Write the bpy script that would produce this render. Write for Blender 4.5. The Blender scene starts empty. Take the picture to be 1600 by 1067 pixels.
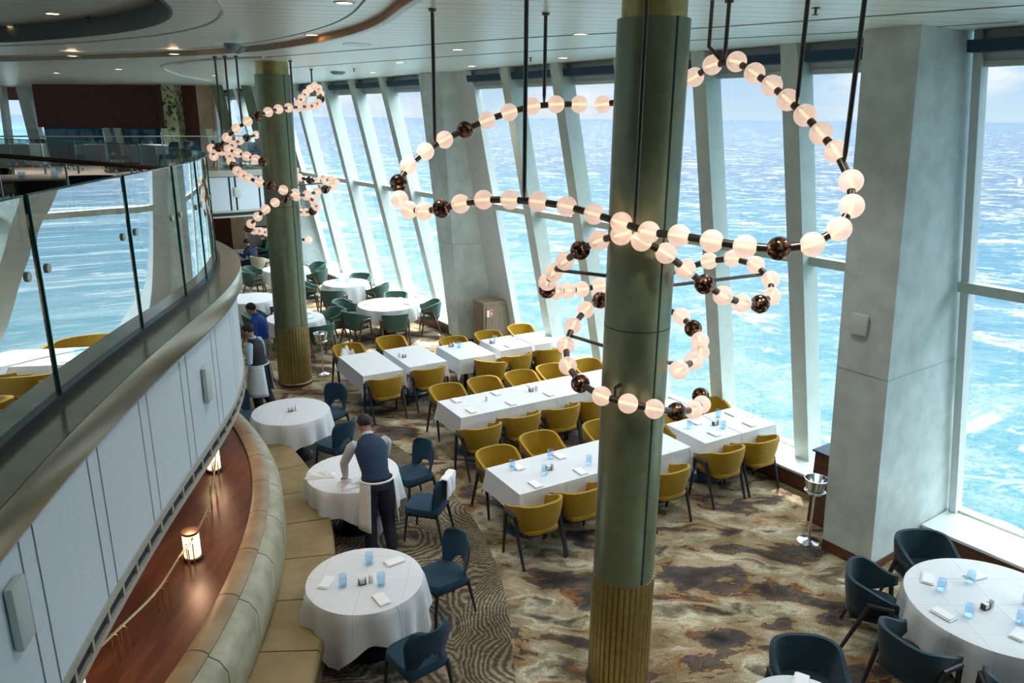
import bpy, bmesh, math, random
from mathutils import Vector, Matrix
from mathutils.geometry import tessellate_polygon
random.seed(7)
PI = math.pi
sc = bpy.context.scene
COL = sc.collection

# ------------------------------------------------------------------ camera
H = 5.1
FOC = 1192.0
pitch = math.radians(16.4)
roll = math.radians(0.45)
cF = Vector((0, math.cos(pitch), -math.sin(pitch)))
cR0 = Vector((1, 0, 0)); cU0 = cR0.cross(cF)
cR = cR0 * math.cos(roll) + cU0 * math.sin(roll)
cU = -cR0 * math.sin(roll) + cU0 * math.cos(roll)
cam_d = bpy.data.cameras.new('camera')
cam = bpy.data.objects.new('camera', cam_d); COL.objects.link(cam)
cam_d.sensor_width = 36.0
cam_d.lens = FOC * 36.0 / 1600.0
cam_d.clip_start = 0.05; cam_d.clip_end = 20000
M = Matrix((cR, cU, -cF)).transposed().to_4x4()
M.translation = Vector((0, 0, H))
cam.matrix_world = M
sc.camera = cam

def onz(px, py, z=0.0):
    """point of the room at height z seen at photo pixel (px, py)"""
    d = cF * FOC + cR * (px - 800) - cU * (py - 533.5)
    t = (z - H) / d.z
    return Vector((0, 0, H)) + d * t

def atdepth(px, py, depth):
    d = cF * FOC + cR * (px - 800) - cU * (py - 533.5)
    return Vector((0, 0, H)) + d * (depth / FOC)

# ------------------------------------------------------------------ exposure
sc.view_settings.view_transform = 'Standard'
sc.view_settings.look = 'None'
sc.view_settings.exposure = 0.86
sc.view_settings.gamma = 1.0
sc.view_settings.use_curve_mapping = False
sc.cycles.max_bounces = 10
sc.cycles.diffuse_bounces = 5
sc.cycles.glossy_bounces = 5
sc.cycles.transmission_bounces = 8
sc.cycles.transparent_max_bounces = 24
sc.cycles.sample_clamp_indirect = 6.0
sc.cycles.caustics_reflective = False
sc.cycles.caustics_refractive = False
sc.cycles.use_denoising = True

# ------------------------------------------------------------------ world
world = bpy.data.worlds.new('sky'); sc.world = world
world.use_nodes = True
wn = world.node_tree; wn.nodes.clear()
def W_(t, **k):
    n = wn.nodes.new(t)
    for a, b in k.items(): setattr(n, a, b)
    return n
tc = W_('ShaderNodeTexCoord')
sep = W_('ShaderNodeSeparateXYZ'); wn.links.new(tc.outputs['Generated'], sep.inputs[0])
ramp = W_('ShaderNodeValToRGB'); wn.links.new(sep.outputs[2], ramp.inputs[0])
cr = ramp.color_ramp
cr.elements[0].position = 0.0; cr.elements[0].color = (0.62, 0.80, 0.93, 1)
cr.elements[1].position = 0.6; cr.elements[1].color = (0.66, 0.75, 0.78, 1)
e = cr.elements.new(0.10); e.color = (0.36, 0.61, 0.90, 1)
nz = W_('ShaderNodeTexNoise'); nz.inputs['Scale'].default_value = 5.0; nz.inputs['Detail'].default_value = 9.0
nz.inputs['Roughness'].default_value = 0.62
mp = W_('ShaderNodeMapping'); mp.inputs['Scale'].default_value = (1, 1, 2.6)
mp.inputs['Location'].default_value = (0.35, 0.1, 0.0)
wn.links.new(tc.outputs['Generated'], mp.inputs[0]); wn.links.new(mp.outputs[0], nz.inputs['Vector'])
cr2 = W_('ShaderNodeValToRGB'); wn.links.new(nz.outputs['Fac'], cr2.inputs[0])
cr2.color_ramp.elements[0].position = 0.49; cr2.color_ramp.elements[0].color = (0, 0, 0, 1)
cr2.color_ramp.elements[1].position = 0.64; cr2.color_ramp.elements[1].color = (0.85, 0.85, 0.85, 1)
mixc = W_('ShaderNodeMixRGB'); wn.links.new(cr2.outputs[0], mixc.inputs[0])
wn.links.new(ramp.outputs[0], mixc.inputs[1]); mixc.inputs[2].default_value = (0.93, 0.96, 1.0, 1)
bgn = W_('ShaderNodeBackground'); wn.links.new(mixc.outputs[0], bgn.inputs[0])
mrz = W_('ShaderNodeMapRange'); wn.links.new(sep.outputs[2], mrz.inputs[0])   # sky above the view is boosted all round to brighten the interior
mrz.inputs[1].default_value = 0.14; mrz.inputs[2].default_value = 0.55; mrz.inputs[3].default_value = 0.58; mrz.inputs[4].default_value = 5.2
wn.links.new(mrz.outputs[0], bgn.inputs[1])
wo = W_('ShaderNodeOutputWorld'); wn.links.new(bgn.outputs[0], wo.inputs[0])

# ------------------------------------------------------------------ sun
sd = bpy.data.lights.new('sun', 'SUN'); so = bpy.data.objects.new('sun', sd); COL.objects.link(so)
sd.energy = 4.2; sd.angle = math.radians(0.6); sd.color = (1.0, 0.96, 0.88)
SUN = Vector((0.04, 1.0, math.tan(math.radians(54)))).normalized()
so.rotation_euler = SUN.to_track_quat('Z', 'Y').to_euler()
so.location = (0, 40, 60)

# ================================================================== materials
MATS = {}
def newmat(name):
    m = bpy.data.materials.new(name); m.use_nodes = True
    nt = m.node_tree; nt.nodes.clear()
    out = nt.nodes.new('ShaderNodeOutputMaterial')
    MATS[name] = m
    return m, nt, out

def pmat(name, col, rough=0.5, metal=0.0, var=0.06, scale=30.0, bump=0.0, col2=None, stretch=(1, 1, 1), emis=None, es=0.0, spec=0.5, sheen=0.0, coat=0.0, detail=4.0, trans=0.0):
    """principled material with a procedural noise mix between two tones"""
    m, nt, out = newmat(name)
    p = nt.nodes.new('ShaderNodeBsdfPrincipled')
    t = nt.nodes.new('ShaderNodeTexCoord'); mpn = nt.nodes.new('ShaderNodeMapping')
    mpn.inputs['Scale'].default_value = stretch
    nt.links.new(t.outputs['Object'], mpn.inputs[0])
    n = nt.nodes.new('ShaderNodeTexNoise'); n.inputs['Scale'].default_value = scale; n.inputs['Detail'].default_value = detail
    nt.links.new(mpn.outputs[0], n.inputs['Vector'])
    r = nt.nodes.new('ShaderNodeValToRGB'); nt.links.new(n.outputs['Fac'], r.inputs[0])
    if col2 is None:
        a = [max(0, c * (1 - var)) for c in col]; b = [min(1, c * (1 + var)) for c in col]
    else: a, b = col, col2
    r.color_ramp.elements[0].position = 0.35; r.color_ramp.elements[1].position = 0.65
    r.color_ramp.elements[0].color = (*a, 1); r.color_ramp.elements[1].color = (*b, 1)
    nt.links.new(r.outputs[0], p.inputs['Base Color'])
    p.inputs['Roughness'].default_value = rough; p.inputs['Metallic'].default_value = metal
    p.inputs['Specular IOR Level'].default_value = spec
    p.inputs['Sheen Weight'].default_value = sheen
    p.inputs['Coat Weight'].default_value = coat
    p.inputs['Transmission Weight'].default_value = trans
    if emis:
        p.inputs['Emission Color'].default_value = (*emis, 1); p.inputs['Emission Strength'].default_value = es
    if bump:
        b_ = nt.nodes.new('ShaderNodeBump'); b_.inputs['Strength'].default_value = bump; b_.inputs['Distance'].default_value = 0.01
        nt.links.new(n.outputs['Fac'], b_.inputs['Height']); nt.links.new(b_.outputs[0], p.inputs['Normal'])
    nt.links.new(p.outputs[0], out.inputs[0])
    return m

pmat('white_paint', (0.66, 0.71, 0.70), 0.45, var=0.03, scale=6)
pmat('fin_paint', (0.56, 0.62, 0.56), 0.42, var=0.04, scale=5)
pmat('pillar_panel', (0.56, 0.64, 0.63), 0.5, var=0.10, scale=4, detail=8)
pmat('wall_taupe', (0.05, 0.045, 0.04), 0.7)
pmat('clamp_pale', (0.75, 0.72, 0.60), 0.45, 0.2)
pmat('seam_dark', (0.02, 0.025, 0.025), 0.6)
pmat('column_green', (0.215, 0.25, 0.15), 0.34, 0.4, var=0.07, scale=9, detail=8)
pmat('gold', (0.42, 0.34, 0.14), 0.34, 0.85, var=0.10, scale=14)
pmat('bronze_trim', (0.20, 0.15, 0.09), 0.35, 0.9)
pmat('dark_rod', (0.13, 0.11, 0.095), 0.30, 0.9)
pmat('cap_metal', (0.37, 0.38, 0.29), 0.24, 0.85, var=0.05, scale=3)
pmat('cap_top', (0.30, 0.29, 0.22), 0.22, 0.75, var=0.10, scale=4)
pmat('shoe_black', (0.006, 0.010, 0.022), 0.3)
pmat('fascia_panel', (0.72, 0.80, 0.87), 0.45, var=0.025, scale=25)
pmat('fascia_gap', (0.015, 0.02, 0.035), 0.7)
pmat('beige_trim', (0.50, 0.48, 0.40), 0.4, 0.3)
pmat('deck_floor', (0.10, 0.06, 0.035), 0.8, col2=(0.22, 0.15, 0.08), scale=3)
pmat('wood_dark', (0.055, 0.013, 0.007), 0.62, col2=(0.16, 0.042, 0.022), scale=7, stretch=(9, 9, 0.5), detail=7)
pmat('wood_light', (0.60, 0.40, 0.26), 0.45, col2=(0.78, 0.56, 0.40), scale=5, stretch=(8, 8, 0.5), detail=7)
pmat('wood_cabinet', (0.17, 0.125, 0.08), 0.5, col2=(0.29, 0.225, 0.15), scale=5, stretch=(10, 10, 0.6), detail=7)
pmat('wood_base', (0.075, 0.026, 0.016), 0.45, col2=(0.15, 0.055, 0.03), scale=5, stretch=(2, 2, 9), detail=6)
pmat('wood_ledge', (0.085, 0.026, 0.014), 0.34, col2=(0.15, 0.052, 0.030), scale=2.5, stretch=(5, 0.8, 1), detail=7)
pmat('wood_rail', (0.07, 0.022, 0.014), 0.3)
pmat('leather_seat', (0.24, 0.17, 0.072), 0.55, col2=(0.33, 0.24, 0.115), scale=3.5, bump=0.15, detail=6)
pmat('leather_back', (0.30, 0.28, 0.185), 0.5, col2=(0.44, 0.42, 0.30), scale=4.5, bump=0.12, detail=7)
pmat('leather_roll', (0.25, 0.17, 0.09), 0.45, col2=(0.34, 0.25, 0.145), scale=4)
pmat('brass', (0.85, 0.66, 0.36), 0.2, 1.0)
pmat('mustard', (0.33, 0.19, 0.008), 0.85, col2=(0.38, 0.225, 0.011), scale=30, sheen=0.15, bump=0.05, spec=0.2)
pmat('teal_fabric', (0.006, 0.034, 0.062), 0.8, col2=(0.008, 0.045, 0.078), scale=40, sheen=0.12, spec=0.25)
pmat('dark_teal', (0.008, 0.030, 0.044), 0.75, col2=(0.011, 0.040, 0.055), scale=40, sheen=0.15, spec=0.25)
pmat('green_fabric', (0.055, 0.115, 0.095), 0.8, col2=(0.065, 0.13, 0.105), scale=30, sheen=0.2, spec=0.25)
pmat('cream_fabric', (0.60, 0.58, 0.42), 0.8)
pmat('leg_dark', (0.022, 0.026, 0.034), 0.45)
pmat('leg_brown', (0.13, 0.075, 0.045), 0.5)
pmat('linen', (0.71, 0.735, 0.765), 0.85, var=0.02, scale=60, bump=0.08, spec=0.2)
pmat('linen_napkin', (0.86, 0.87, 0.88), 0.85, var=0.02, scale=60, spec=0.2)
pmat('porcelain', (0.85, 0.85, 0.83), 0.25)
pmat('pedestal_black', (0.012, 0.014, 0.018), 0.4)
pmat('pedestal_teal', (0.03, 0.12, 0.16), 0.35, 0.4)
pmat('holder_dark', (0.035, 0.045, 0.03), 0.5)
pmat('chrome', (0.75, 0.78, 0.80), 0.12, 1.0)
pmat('steel', (0.62, 0.64, 0.64), 0.25, 0.9)
pmat('blind_blue', (0.01, 0.045, 0.085), 0.6)
pmat('skin', (0.32, 0.17, 0.11), 0.55)
pmat('skin_light', (0.50, 0.30, 0.21), 0.55)
pmat('hair_black', (0.010, 0.009, 0.010), 0.6, scale=80, bump=0.3)
pmat('vest_navy', (0.004, 0.022, 0.065), 0.75, col2=(0.006, 0.030, 0.08))
pmat('vest_black', (0.012, 0.013, 0.022), 0.7)
pmat('vest_blue', (0.014, 0.07, 0.38), 0.75)
pmat('shirt_grey', (0.50, 0.54, 0.56), 0.8)
pmat('shirt_blue', (0.45, 0.60, 0.68), 0.8)
pmat('trouser_black', (0.008, 0.010, 0.022), 0.8)
pmat('trouser_beige', (0.45, 0.46, 0.38), 0.8)
pmat('apron_white', (0.70, 0.80, 0.84), 0.85)
pmat('apron_ivory', (0.76, 0.77, 0.74), 0.85)
pmat('jacket_navy', (0.008, 0.02, 0.055), 0.8)
pmat('jumper_green', (0.012, 0.10, 0.05), 0.8)
pmat('blue_booth', (0.01, 0.09, 0.20), 0.7, col2=(0.015, 0.15, 0.26), scale=3)
pmat('ap_white', (0.60, 0.66, 0.64), 0.4, var=0.02)
pmat('black_fabric', (0.008, 0.009, 0.010), 0.8)
pmat('table_peach', (0.62, 0.48, 0.38), 0.5)
pmat('copper_strip', (0.62, 0.27, 0.10), 0.5, 0.1)
pmat('sign_red', (0.7, 0.03, 0.03), 0.5)
pmat('sign_white', (0.85, 0.85, 0.85), 0.5)
pmat('recess_grey', (0.10, 0.13, 0.12), 0.6)
pmat('plastic_grey', (0.22, 0.27, 0.27), 0.5)
pmat('lamp_shade', (0.95, 0.75, 0.55), 0.6, emis=(1.0, 0.62, 0.36), es=1.3)
pmat('brown_dark', (0.06, 0.035, 0.02), 0.4, 0.5)
pmat('down_light', (1, 0.8, 0.6), 0.5, emis=(1.0, 0.62, 0.36), es=6.0)
pmat('tube_light', (1, 0.7, 0.4), 0.5, emis=(1.0, 0.50, 0.22), es=1.7)
pmat('hull_white', (0.7, 0.75, 0.78), 0.5)

def linen_mat():
    m = MATS['linen']; nt = m.node_tree; L = nt.links.new; N = nt.nodes.new
    p = [n for n in nt.nodes if n.type == 'BSDF_PRINCIPLED'][0]
    t = N('ShaderNodeTexCoord'); s_ = N('ShaderNodeSeparateXYZ'); L(t.outputs['Object'], s_.inputs[0]); outs = []
    for k in (0, 1):
        a = N('ShaderNodeMath'); a.operation = 'MULTIPLY_ADD'; a.inputs[1].default_value = 1 / .42; a.inputs[2].default_value = .5; L(s_.outputs[k], a.inputs[0])
        f = N('ShaderNodeMath'); f.operation = 'FRACT'; L(a.outputs[0], f.inputs[0])
        b = N('ShaderNodeMath'); b.operation = 'SUBTRACT'; b.inputs[1].default_value = .5; L(f.outputs[0], b.inputs[0])
        c = N('ShaderNodeMath'); c.operation = 'ABSOLUTE'; L(b.outputs[0], c.inputs[0])
        r = N('ShaderNodeMapRange'); L(c.outputs[0], r.inputs[0]); r.inputs[1].default_value = 0; r.inputs[2].default_value = .022; r.inputs[3].default_value = 1; r.inputs[4].default_value = 0
        outs.append(r.outputs[0])
    mx = N('ShaderNodeMath'); mx.operation = 'MAXIMUM'; L(outs[0], mx.inputs[0]); L(outs[1], mx.inputs[1])
    n = N('ShaderNodeTexNoise'); n.inputs['Scale'].default_value = 5; n.inputs['Detail'].default_value = 3; L(t.outputs['Object'], n.inputs['Vector'])
    ad = N('ShaderNodeMath'); ad.operation = 'MULTIPLY_ADD'; L(n.outputs['Fac'], ad.inputs[0]); ad.inputs[1].default_value = 1.2; L(mx.outputs[0], ad.inputs[2])
    b_ = N('ShaderNodeBump'); b_.inputs['Strength'].default_value = .35; b_.inputs['Distance'].default_value = .012; L(ad.outputs[0], b_.inputs['Height'])
    L(b_.outputs[0], p.inputs['Normal'])
linen_mat()

def ceiling_mat():
    m, nt, out = newmat('ceiling_planks')
    L = nt.links.new; N = nt.nodes.new
    t = N('ShaderNodeTexCoord'); mpn = N('ShaderNodeMapping'); mpn.inputs['Rotation'].default_value = (0, 0, math.radians(-8))
    L(t.outputs['Object'], mpn.inputs[0])
    s = N('ShaderNodeSeparateXYZ'); L(mpn.outputs[0], s.inputs[0])
    mu = N('ShaderNodeMath'); mu.operation = 'MULTIPLY'; mu.inputs[1].default_value = 1 / 0.30; L(s.outputs[1], mu.inputs[0])
    fr = N('ShaderNodeMath'); fr.operation = 'FRACT'; L(mu.outputs[0], fr.inputs[0])
    r = N('ShaderNodeValToRGB'); L(fr.outputs[0], r.inputs[0])
    c = r.color_ramp; c.elements[0].color = (0, 0, 0, 1); c.elements[0].position = 0.0
    c.elements[1].position = 0.05; c.elements[1].color = (1, 1, 1, 1)
    e1 = c.elements.new(0.95); e1.color = (1, 1, 1, 1); e2 = c.elements.new(1.0); e2.color = (0, 0, 0, 1)
    cm = N('ShaderNodeMixRGB'); L(r.outputs[0], cm.inputs[0]); cm.inputs[1].default_value = (0.36, 0.42, 0.39, 1); cm.inputs[2].default_value = (0.80, 0.86, 0.80, 1)
    p = N('ShaderNodeBsdfPrincipled'); L(cm.outputs[0], p.inputs['Base Color']); p.inputs['Roughness'].default_value = 0.32
    p.inputs['Metallic'].default_value = 0.1
    b = N('ShaderNodeBump'); b.inputs['Strength'].default_value = 0.5; b.inputs['Distance'].default_value = 0.02
    L(r.outputs[0], b.inputs['Height']); L(b.outputs[0], p.inputs['Normal'])
    L(p.outputs[0], out.inputs[0])
ceiling_mat()

def carpet_mat():
    m, nt, out = newmat('carpet_marble')
    L = nt.links.new; N = nt.nodes.new
    t = N('ShaderNodeTexCoord')
    mpn = N('ShaderNodeMapping'); mpn.inputs['Rotation'].default_value = (0, 0, math.radians(32)); mpn.inputs['Scale'].default_value = (0.75, 1.5, 1)
    L(t.outputs['Object'], mpn.inputs[0])
    w = N('ShaderNodeTexNoise'); w.inputs['Scale'].default_value = 1.1; w.inputs['Detail'].default_value = 6
    L(mpn.outputs[0], w.inputs['Vector'])
    wm = N('ShaderNodeVectorMath'); wm.operation = 'MULTIPLY_ADD'; L(w.outputs['Color'], wm.inputs[0]); wm.inputs[1].default_value = (1.5, 1.5, 0); L(mpn.outputs[0], wm.inputs[2])
    n1 = N('ShaderNodeTexNoise'); n1.inputs['Scale'].default_value = 1.45; n1.inputs['Detail'].default_value = 10; n1.inputs['Roughness'].default_value = 0.58
    L(wm.outputs[0], n1.inputs['Vector'])
    r = N('ShaderNodeValToRGB'); L(n1.outputs['Fac'], r.inputs[0]); c = r.color_ramp
    stops = [(0.30, (0.045, 0.042, 0.048)), (0.40, (0.10, 0.086, 0.082)), (0.442, (0.16, 0.135, 0.115)), (0.449, (0.03, 0.018, 0.014)), (0.453, (0.36, 0.13, 0.02)), (0.459, (0.36, 0.27, 0.16)),
             (0.52, (0.45, 0.37, 0.25)), (0.575, (0.68, 0.61, 0.46)), (0.63, (0.30, 0.27, 0.19)), (0.68, (0.11, 0.095, 0.085))]
    c.elements[0].position = stops[0][0]; c.elements[0].color = (*stops[0][1], 1)
    c.elements[1].position = stops[1][0]; c.elements[1].color = (*stops[1][1], 1)
    for q, k in stops[2:]:
        e_ = c.elements.new(q); e_.color = (*k, 1)
    # broad olive / umber shifts
    n2 = N('ShaderNodeTexNoise'); n2.inputs['Scale'].default_value = 2.3; n2.inputs['Detail'].default_value = 8; L(t.outputs['Object'], n2.inputs['Vector'])
    r2 = N('ShaderNodeValToRGB'); L(n2.outputs['Fac'], r2.inputs[0])
    r2.color_ramp.elements[0].position = 0.36; r2.color_ramp.elements[0].color = (0.46, 0.42, 0.32, 1)
    r2.color_ramp.elements[1].position = 0.58; r2.color_ramp.elements[1].color = (1, 1, 1, 1)
    mx = N('ShaderNodeMixRGB'); mx.blend_type = 'MULTIPLY'; mx.inputs[0].default_value = 0.85; L(r.outputs[0], mx.inputs[1]); L(r2.outputs[0], mx.inputs[2])
    # vein lines
    n3 = N('ShaderNodeTexNoise'); n3.inputs['Scale'].default_value = 0.95; n3.inputs['Detail'].default_value = 7
    of = N('ShaderNodeVectorMath'); of.operation = 'ADD'; of.inputs[1].default_value = (13.3, 5.1, 0); L(wm.outputs[0], of.inputs[0]); L(of.outputs[0], n3.inputs['Vector'])
    a = N('ShaderNodeMath'); a.operation = 'SUBTRACT'; a.inputs[1].default_value = 0.5; L(n3.outputs['Fac'], a.inputs[0])
    ab = N('ShaderNodeMath'); ab.operation = 'ABSOLUTE'; L(a.outputs[0], ab.inputs[0])
    vr = N('ShaderNodeValToRGB'); L(ab.outputs[0], vr.inputs[0]); vc = vr.color_ramp
    vc.elements[0].position = 0.0; vc.elements[0].color = (0.9, 0.9, 0.9, 1); vc.elements[1].position = 0.010; vc.elements[1].color = (0, 0, 0, 1)
    n4 = N('ShaderNodeTexNoise'); n4.inputs['Scale'].default_value = 1.4; L(t.outputs['Object'], n4.inputs['Vector'])
    g4 = N('ShaderNodeMath'); g4.operation = 'GREATER_THAN'; g4.inputs[1].default_value = 0.5; L(n4.outputs['Fac'], g4.inputs[0])
    mm = N('ShaderNodeMath'); mm.operation = 'MULTIPLY'; L(vr.outputs[0], mm.inputs[0]); L(g4.outputs[0], mm.inputs[1])
    mx2 = N('ShaderNodeMixRGB'); L(mm.outputs[0], mx2.inputs[0]); L(mx.outputs[0], mx2.inputs[1]); mx2.inputs[2].default_value = (0.34, 0.13, 0.025, 1)
    # pile speckle
    n5 = N('ShaderNodeTexNoise'); n5.inputs['Scale'].default_value = 60; n5.inputs['Detail'].default_value = 3; L(t.outputs['Object'], n5.inputs['Vector'])
    r5 = N('ShaderNodeValToRGB'); L(n5.outputs['Fac'], r5.inputs[0]); r5.color_ramp.elements[0].position = 0.35; r5.color_ramp.elements[0].color = (0.62, 0.6, 0.56, 1); r5.color_ramp.elements[1].position = 0.6; r5.color_ramp.elements[1].color = (1, 1, 1, 1)
    mx3 = N('ShaderNodeMixRGB'); mx3.blend_type = 'MULTIPLY'; mx3.inputs[0].default_value = 1; L(mx2.outputs[0], mx3.inputs[1]); L(r5.outputs[0], mx3.inputs[2])
    p = N('ShaderNodeBsdfPrincipled'); L(mx3.outputs[0], p.inputs['Base Color']); p.inputs['Roughness'].default_value = 0.95; p.inputs['Specular IOR Level'].default_value = 0.1
    L(p.outputs[0], out.inputs[0])
carpet_mat()

def swirl_mat():
    m, nt, out = newmat('carpet_swirl')
    L = nt.links.new; N = nt.nodes.new
    t = N('ShaderNodeTexCoord')
    wz = N('ShaderNodeTexNoise'); wz.inputs['Scale'].default_value = 3.5; wz.inputs['Detail'].default_value = 2; L(t.outputs['Object'], wz.inputs['Vector'])
    wm = N('ShaderNodeVectorMath'); wm.operation = 'MULTIPLY_ADD'; L(wz.outputs['Color'], wm.inputs[0]); wm.inputs[1].default_value = (0.05, 0.05, 0); L(t.outputs['Object'], wm.inputs[2])
    v = N('ShaderNodeTexVoronoi'); v.feature = 'F1'; v.inputs['Scale'].default_value = 0.60
    L(wm.outputs[0], v.inputs['Vector'])
    n0 = N('ShaderNodeTexNoise'); n0.inputs['Scale'].default_value = 1.6; n0.inputs['Detail'].default_value = 2; L(t.outputs['Object'], n0.inputs['Vector'])
    md = N('ShaderNodeMath'); md.operation = 'MULTIPLY_ADD'; L(n0.outputs['Fac'], md.inputs[0]); md.inputs[1].default_value = 0.13; L(v.outputs['Distance'], md.inputs[2])
    mu = N('ShaderNodeMath'); mu.operation = 'MULTIPLY'; mu.inputs[1].default_value = 300.0; L(md.outputs[0], mu.inputs[0])
    si = N('ShaderNodeMath'); si.operation = 'SINE'; L(mu.outputs[0], si.inputs[0])
    n2 = N('ShaderNodeTexNoise'); n2.inputs['Scale'].default_value = 26; n2.inputs['Detail'].default_value = 3; L(t.outputs['Object'], n2.inputs['Vector'])
    ad = N('ShaderNodeMath'); ad.operation = 'MULTIPLY_ADD'; L(n2.outputs['Fac'], ad.inputs[0]); ad.inputs[1].default_value = 4.4; L(si.outputs[0], ad.inputs[2])
    r = N('ShaderNodeValToRGB'); mr_ = N('ShaderNodeMapRange'); mr_.inputs[1].default_value = .5; mr_.inputs[2].default_value = 3.9; L(ad.outputs[0], mr_.inputs[0]); L(mr_.outputs[0], r.inputs[0])
    r.color_ramp.elements[0].position = 0.30; r.color_ramp.elements[0].color = (0.10, 0.08, 0.058, 1)
    r.color_ramp.elements[1].position = 1.0; r.color_ramp.elements[1].color = (0.42, 0.355, 0.235, 1)
    n3 = N('ShaderNodeTexNoise'); n3.inputs['Scale'].default_value = 1.3; n3.inputs['Detail'].default_value = 4; L(t.outputs['Object'], n3.inputs['Vector'])
    r3 = N('ShaderNodeValToRGB'); L(n3.outputs['Fac'], r3.inputs[0]); r3.color_ramp.elements[0].position = 0.35; r3.color_ramp.elements[0].color = (0.55, 0.52, 0.50, 1); r3.color_ramp.elements[1].position = 0.6; r3.color_ramp.elements[1].color = (1, 1, 1, 1)
    mx = N('ShaderNodeMixRGB'); mx.blend_type = 'MULTIPLY'; mx.inputs[0].default_value = 1; L(r.outputs[0], mx.inputs[1]); L(r3.outputs[0], mx.inputs[2])
    p = N('ShaderNodeBsdfPrincipled'); L(mx.outputs[0], p.inputs['Base Color']); p.inputs['Roughness'].default_value = 0.95; p.inputs['Specular IOR Level'].default_value = 0.1
    L(p.outputs[0], out.inputs[0])
swirl_mat()

def thin_glass(name, tint, refl, ior_col=(1, 1, 1)):
    m, nt, out = newmat(name)
    L = nt.links.new; N = nt.nodes.new
    tr = N('ShaderNodeBsdfTransparent'); tr.inputs[0].default_value = (*tint, 1)
    gl = N('ShaderNodeBsdfGlossy'); gl.inputs[0].default_value = (*ior_col, 1); gl.inputs['Roughness'].default_value = 0.0
    fr = N('ShaderNodeLayerWeight'); fr.inputs[0].default_value = 0.35
    n = N('ShaderNodeTexNoise'); n.inputs['Scale'].default_value = 0.6
    mr = N('ShaderNodeMapRange'); L(fr.outputs['Facing'], mr.inputs[0]); mr.inputs[3].default_value = refl[0]; mr.inputs[4].default_value = refl[1]
    mx = N('ShaderNodeMixShader'); L(mr.outputs[0], mx.inputs[0]); L(tr.outputs[0], mx.inputs[1]); L(gl.outputs[0], mx.inputs[2])
    L(mx.outputs[0], out.inputs[0])
thin_glass('window_glass', (0.96, 0.98, 0.99), (0.01, 0.12))
thin_glass('balustrade_glass', (0.66, 0.82, 0.80), (0.40, 0.85), (0.95, 1.0, 1.0))
thin_glass('far_glass', (0.72, 0.88, 0.90), (0.06, 0.35))
thin_glass('tumbler_blue', (0.80, 0.91, 0.98), (0.05, 0.4))
pmat('glass_edge', (0.01, 0.16, 0.15), 0.15, emis=None)

def globe_mat():
    m, nt, out = newmat('frosted_globe')
    L = nt.links.new; N = nt.nodes.new
    t = N('ShaderNodeTexCoord'); n = N('ShaderNodeTexNoise'); n.inputs['Scale'].default_value = 45; L(t.outputs['Object'], n.inputs['Vector'])
    r = N('ShaderNodeValToRGB'); L(n.outputs['Fac'], r.inputs[0]); r.color_ramp.elements[0].color = (0.88, 0.82, 0.79, 1); r.color_ramp.elements[1].color = (1.0, 0.96, 0.94, 1)
    d = N('ShaderNodeBsdfDiffuse'); L(r.outputs[0], d.inputs[0])
    tl = N('ShaderNodeBsdfTranslucent'); L(r.outputs[0], tl.inputs[0])
    a = N('ShaderNodeMixShader'); a.inputs[0].default_value = 0.5; L(d.outputs[0], a.inputs[1]); L(tl.outputs[0], a.inputs[2])
    tr = N('ShaderNodeBsdfTransparent'); tr.inputs[0].default_value = (1, 0.93, 0.88, 1)
    b = N('ShaderNodeMixShader'); b.inputs[0].default_value = 0.26; L(a.outputs[0], b.inputs[1]); L(tr.outputs[0], b.inputs[2])
    em = N('ShaderNodeEmission'); em.inputs[0].default_value = (1.0, 0.86, 0.80, 1); em.inputs[1].default_value = 0.10
    ad = N('ShaderNodeAddShader'); L(b.outputs[0], ad.inputs[0]); L(em.outputs[0], ad.inputs[1])
    L(ad.outputs[0], out.inputs[0])
globe_mat()
def bronze_globe_mat():
    m, nt, out = newmat('bronze_globe')
    L = nt.links.new; N = nt.nodes.new
    t = N('ShaderNodeTexCoord'); n = N('ShaderNodeTexVoronoi'); n.inputs['Scale'].default_value = 34; L(t.outputs['Object'], n.inputs['Vector'])
    n2 = N('ShaderNodeTexNoise'); n2.inputs['Scale'].default_value = 26; n2.inputs['Detail'].default_value = 5; L(t.outputs['Object'], n2.inputs['Vector'])
    r = N('ShaderNodeValToRGB'); L(n2.outputs['Fac'], r.inputs[0]); c = r.color_ramp
    c.elements[0].position = 0.44; c.elements[0].color = (0.055, 0.030, 0.020, 1); c.elements[1].position = 0.60; c.elements[1].color = (0.62, 0.34, 0.22, 1)
    e_ = c.elements.new(0.52); e_.color = (0.18, 0.09, 0.055, 1)
    p = N('ShaderNodeBsdfPrincipled'); L(r.outputs[0], p.inputs['Base Color']); p.inputs['Metallic'].default_value = 0.9; p.inputs['Roughness'].default_value = 0.18
    b = N('ShaderNodeBump'); b.inputs['Strength'].default_value = 0.5; b.inputs['Distance'].default_value = 0.004; L(n.outputs['Distance'], b.inputs['Height']); L(b.outputs[0], p.inputs['Normal'])
    L(p.outputs[0], out.inputs[0])
bronze_globe_mat()

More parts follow.
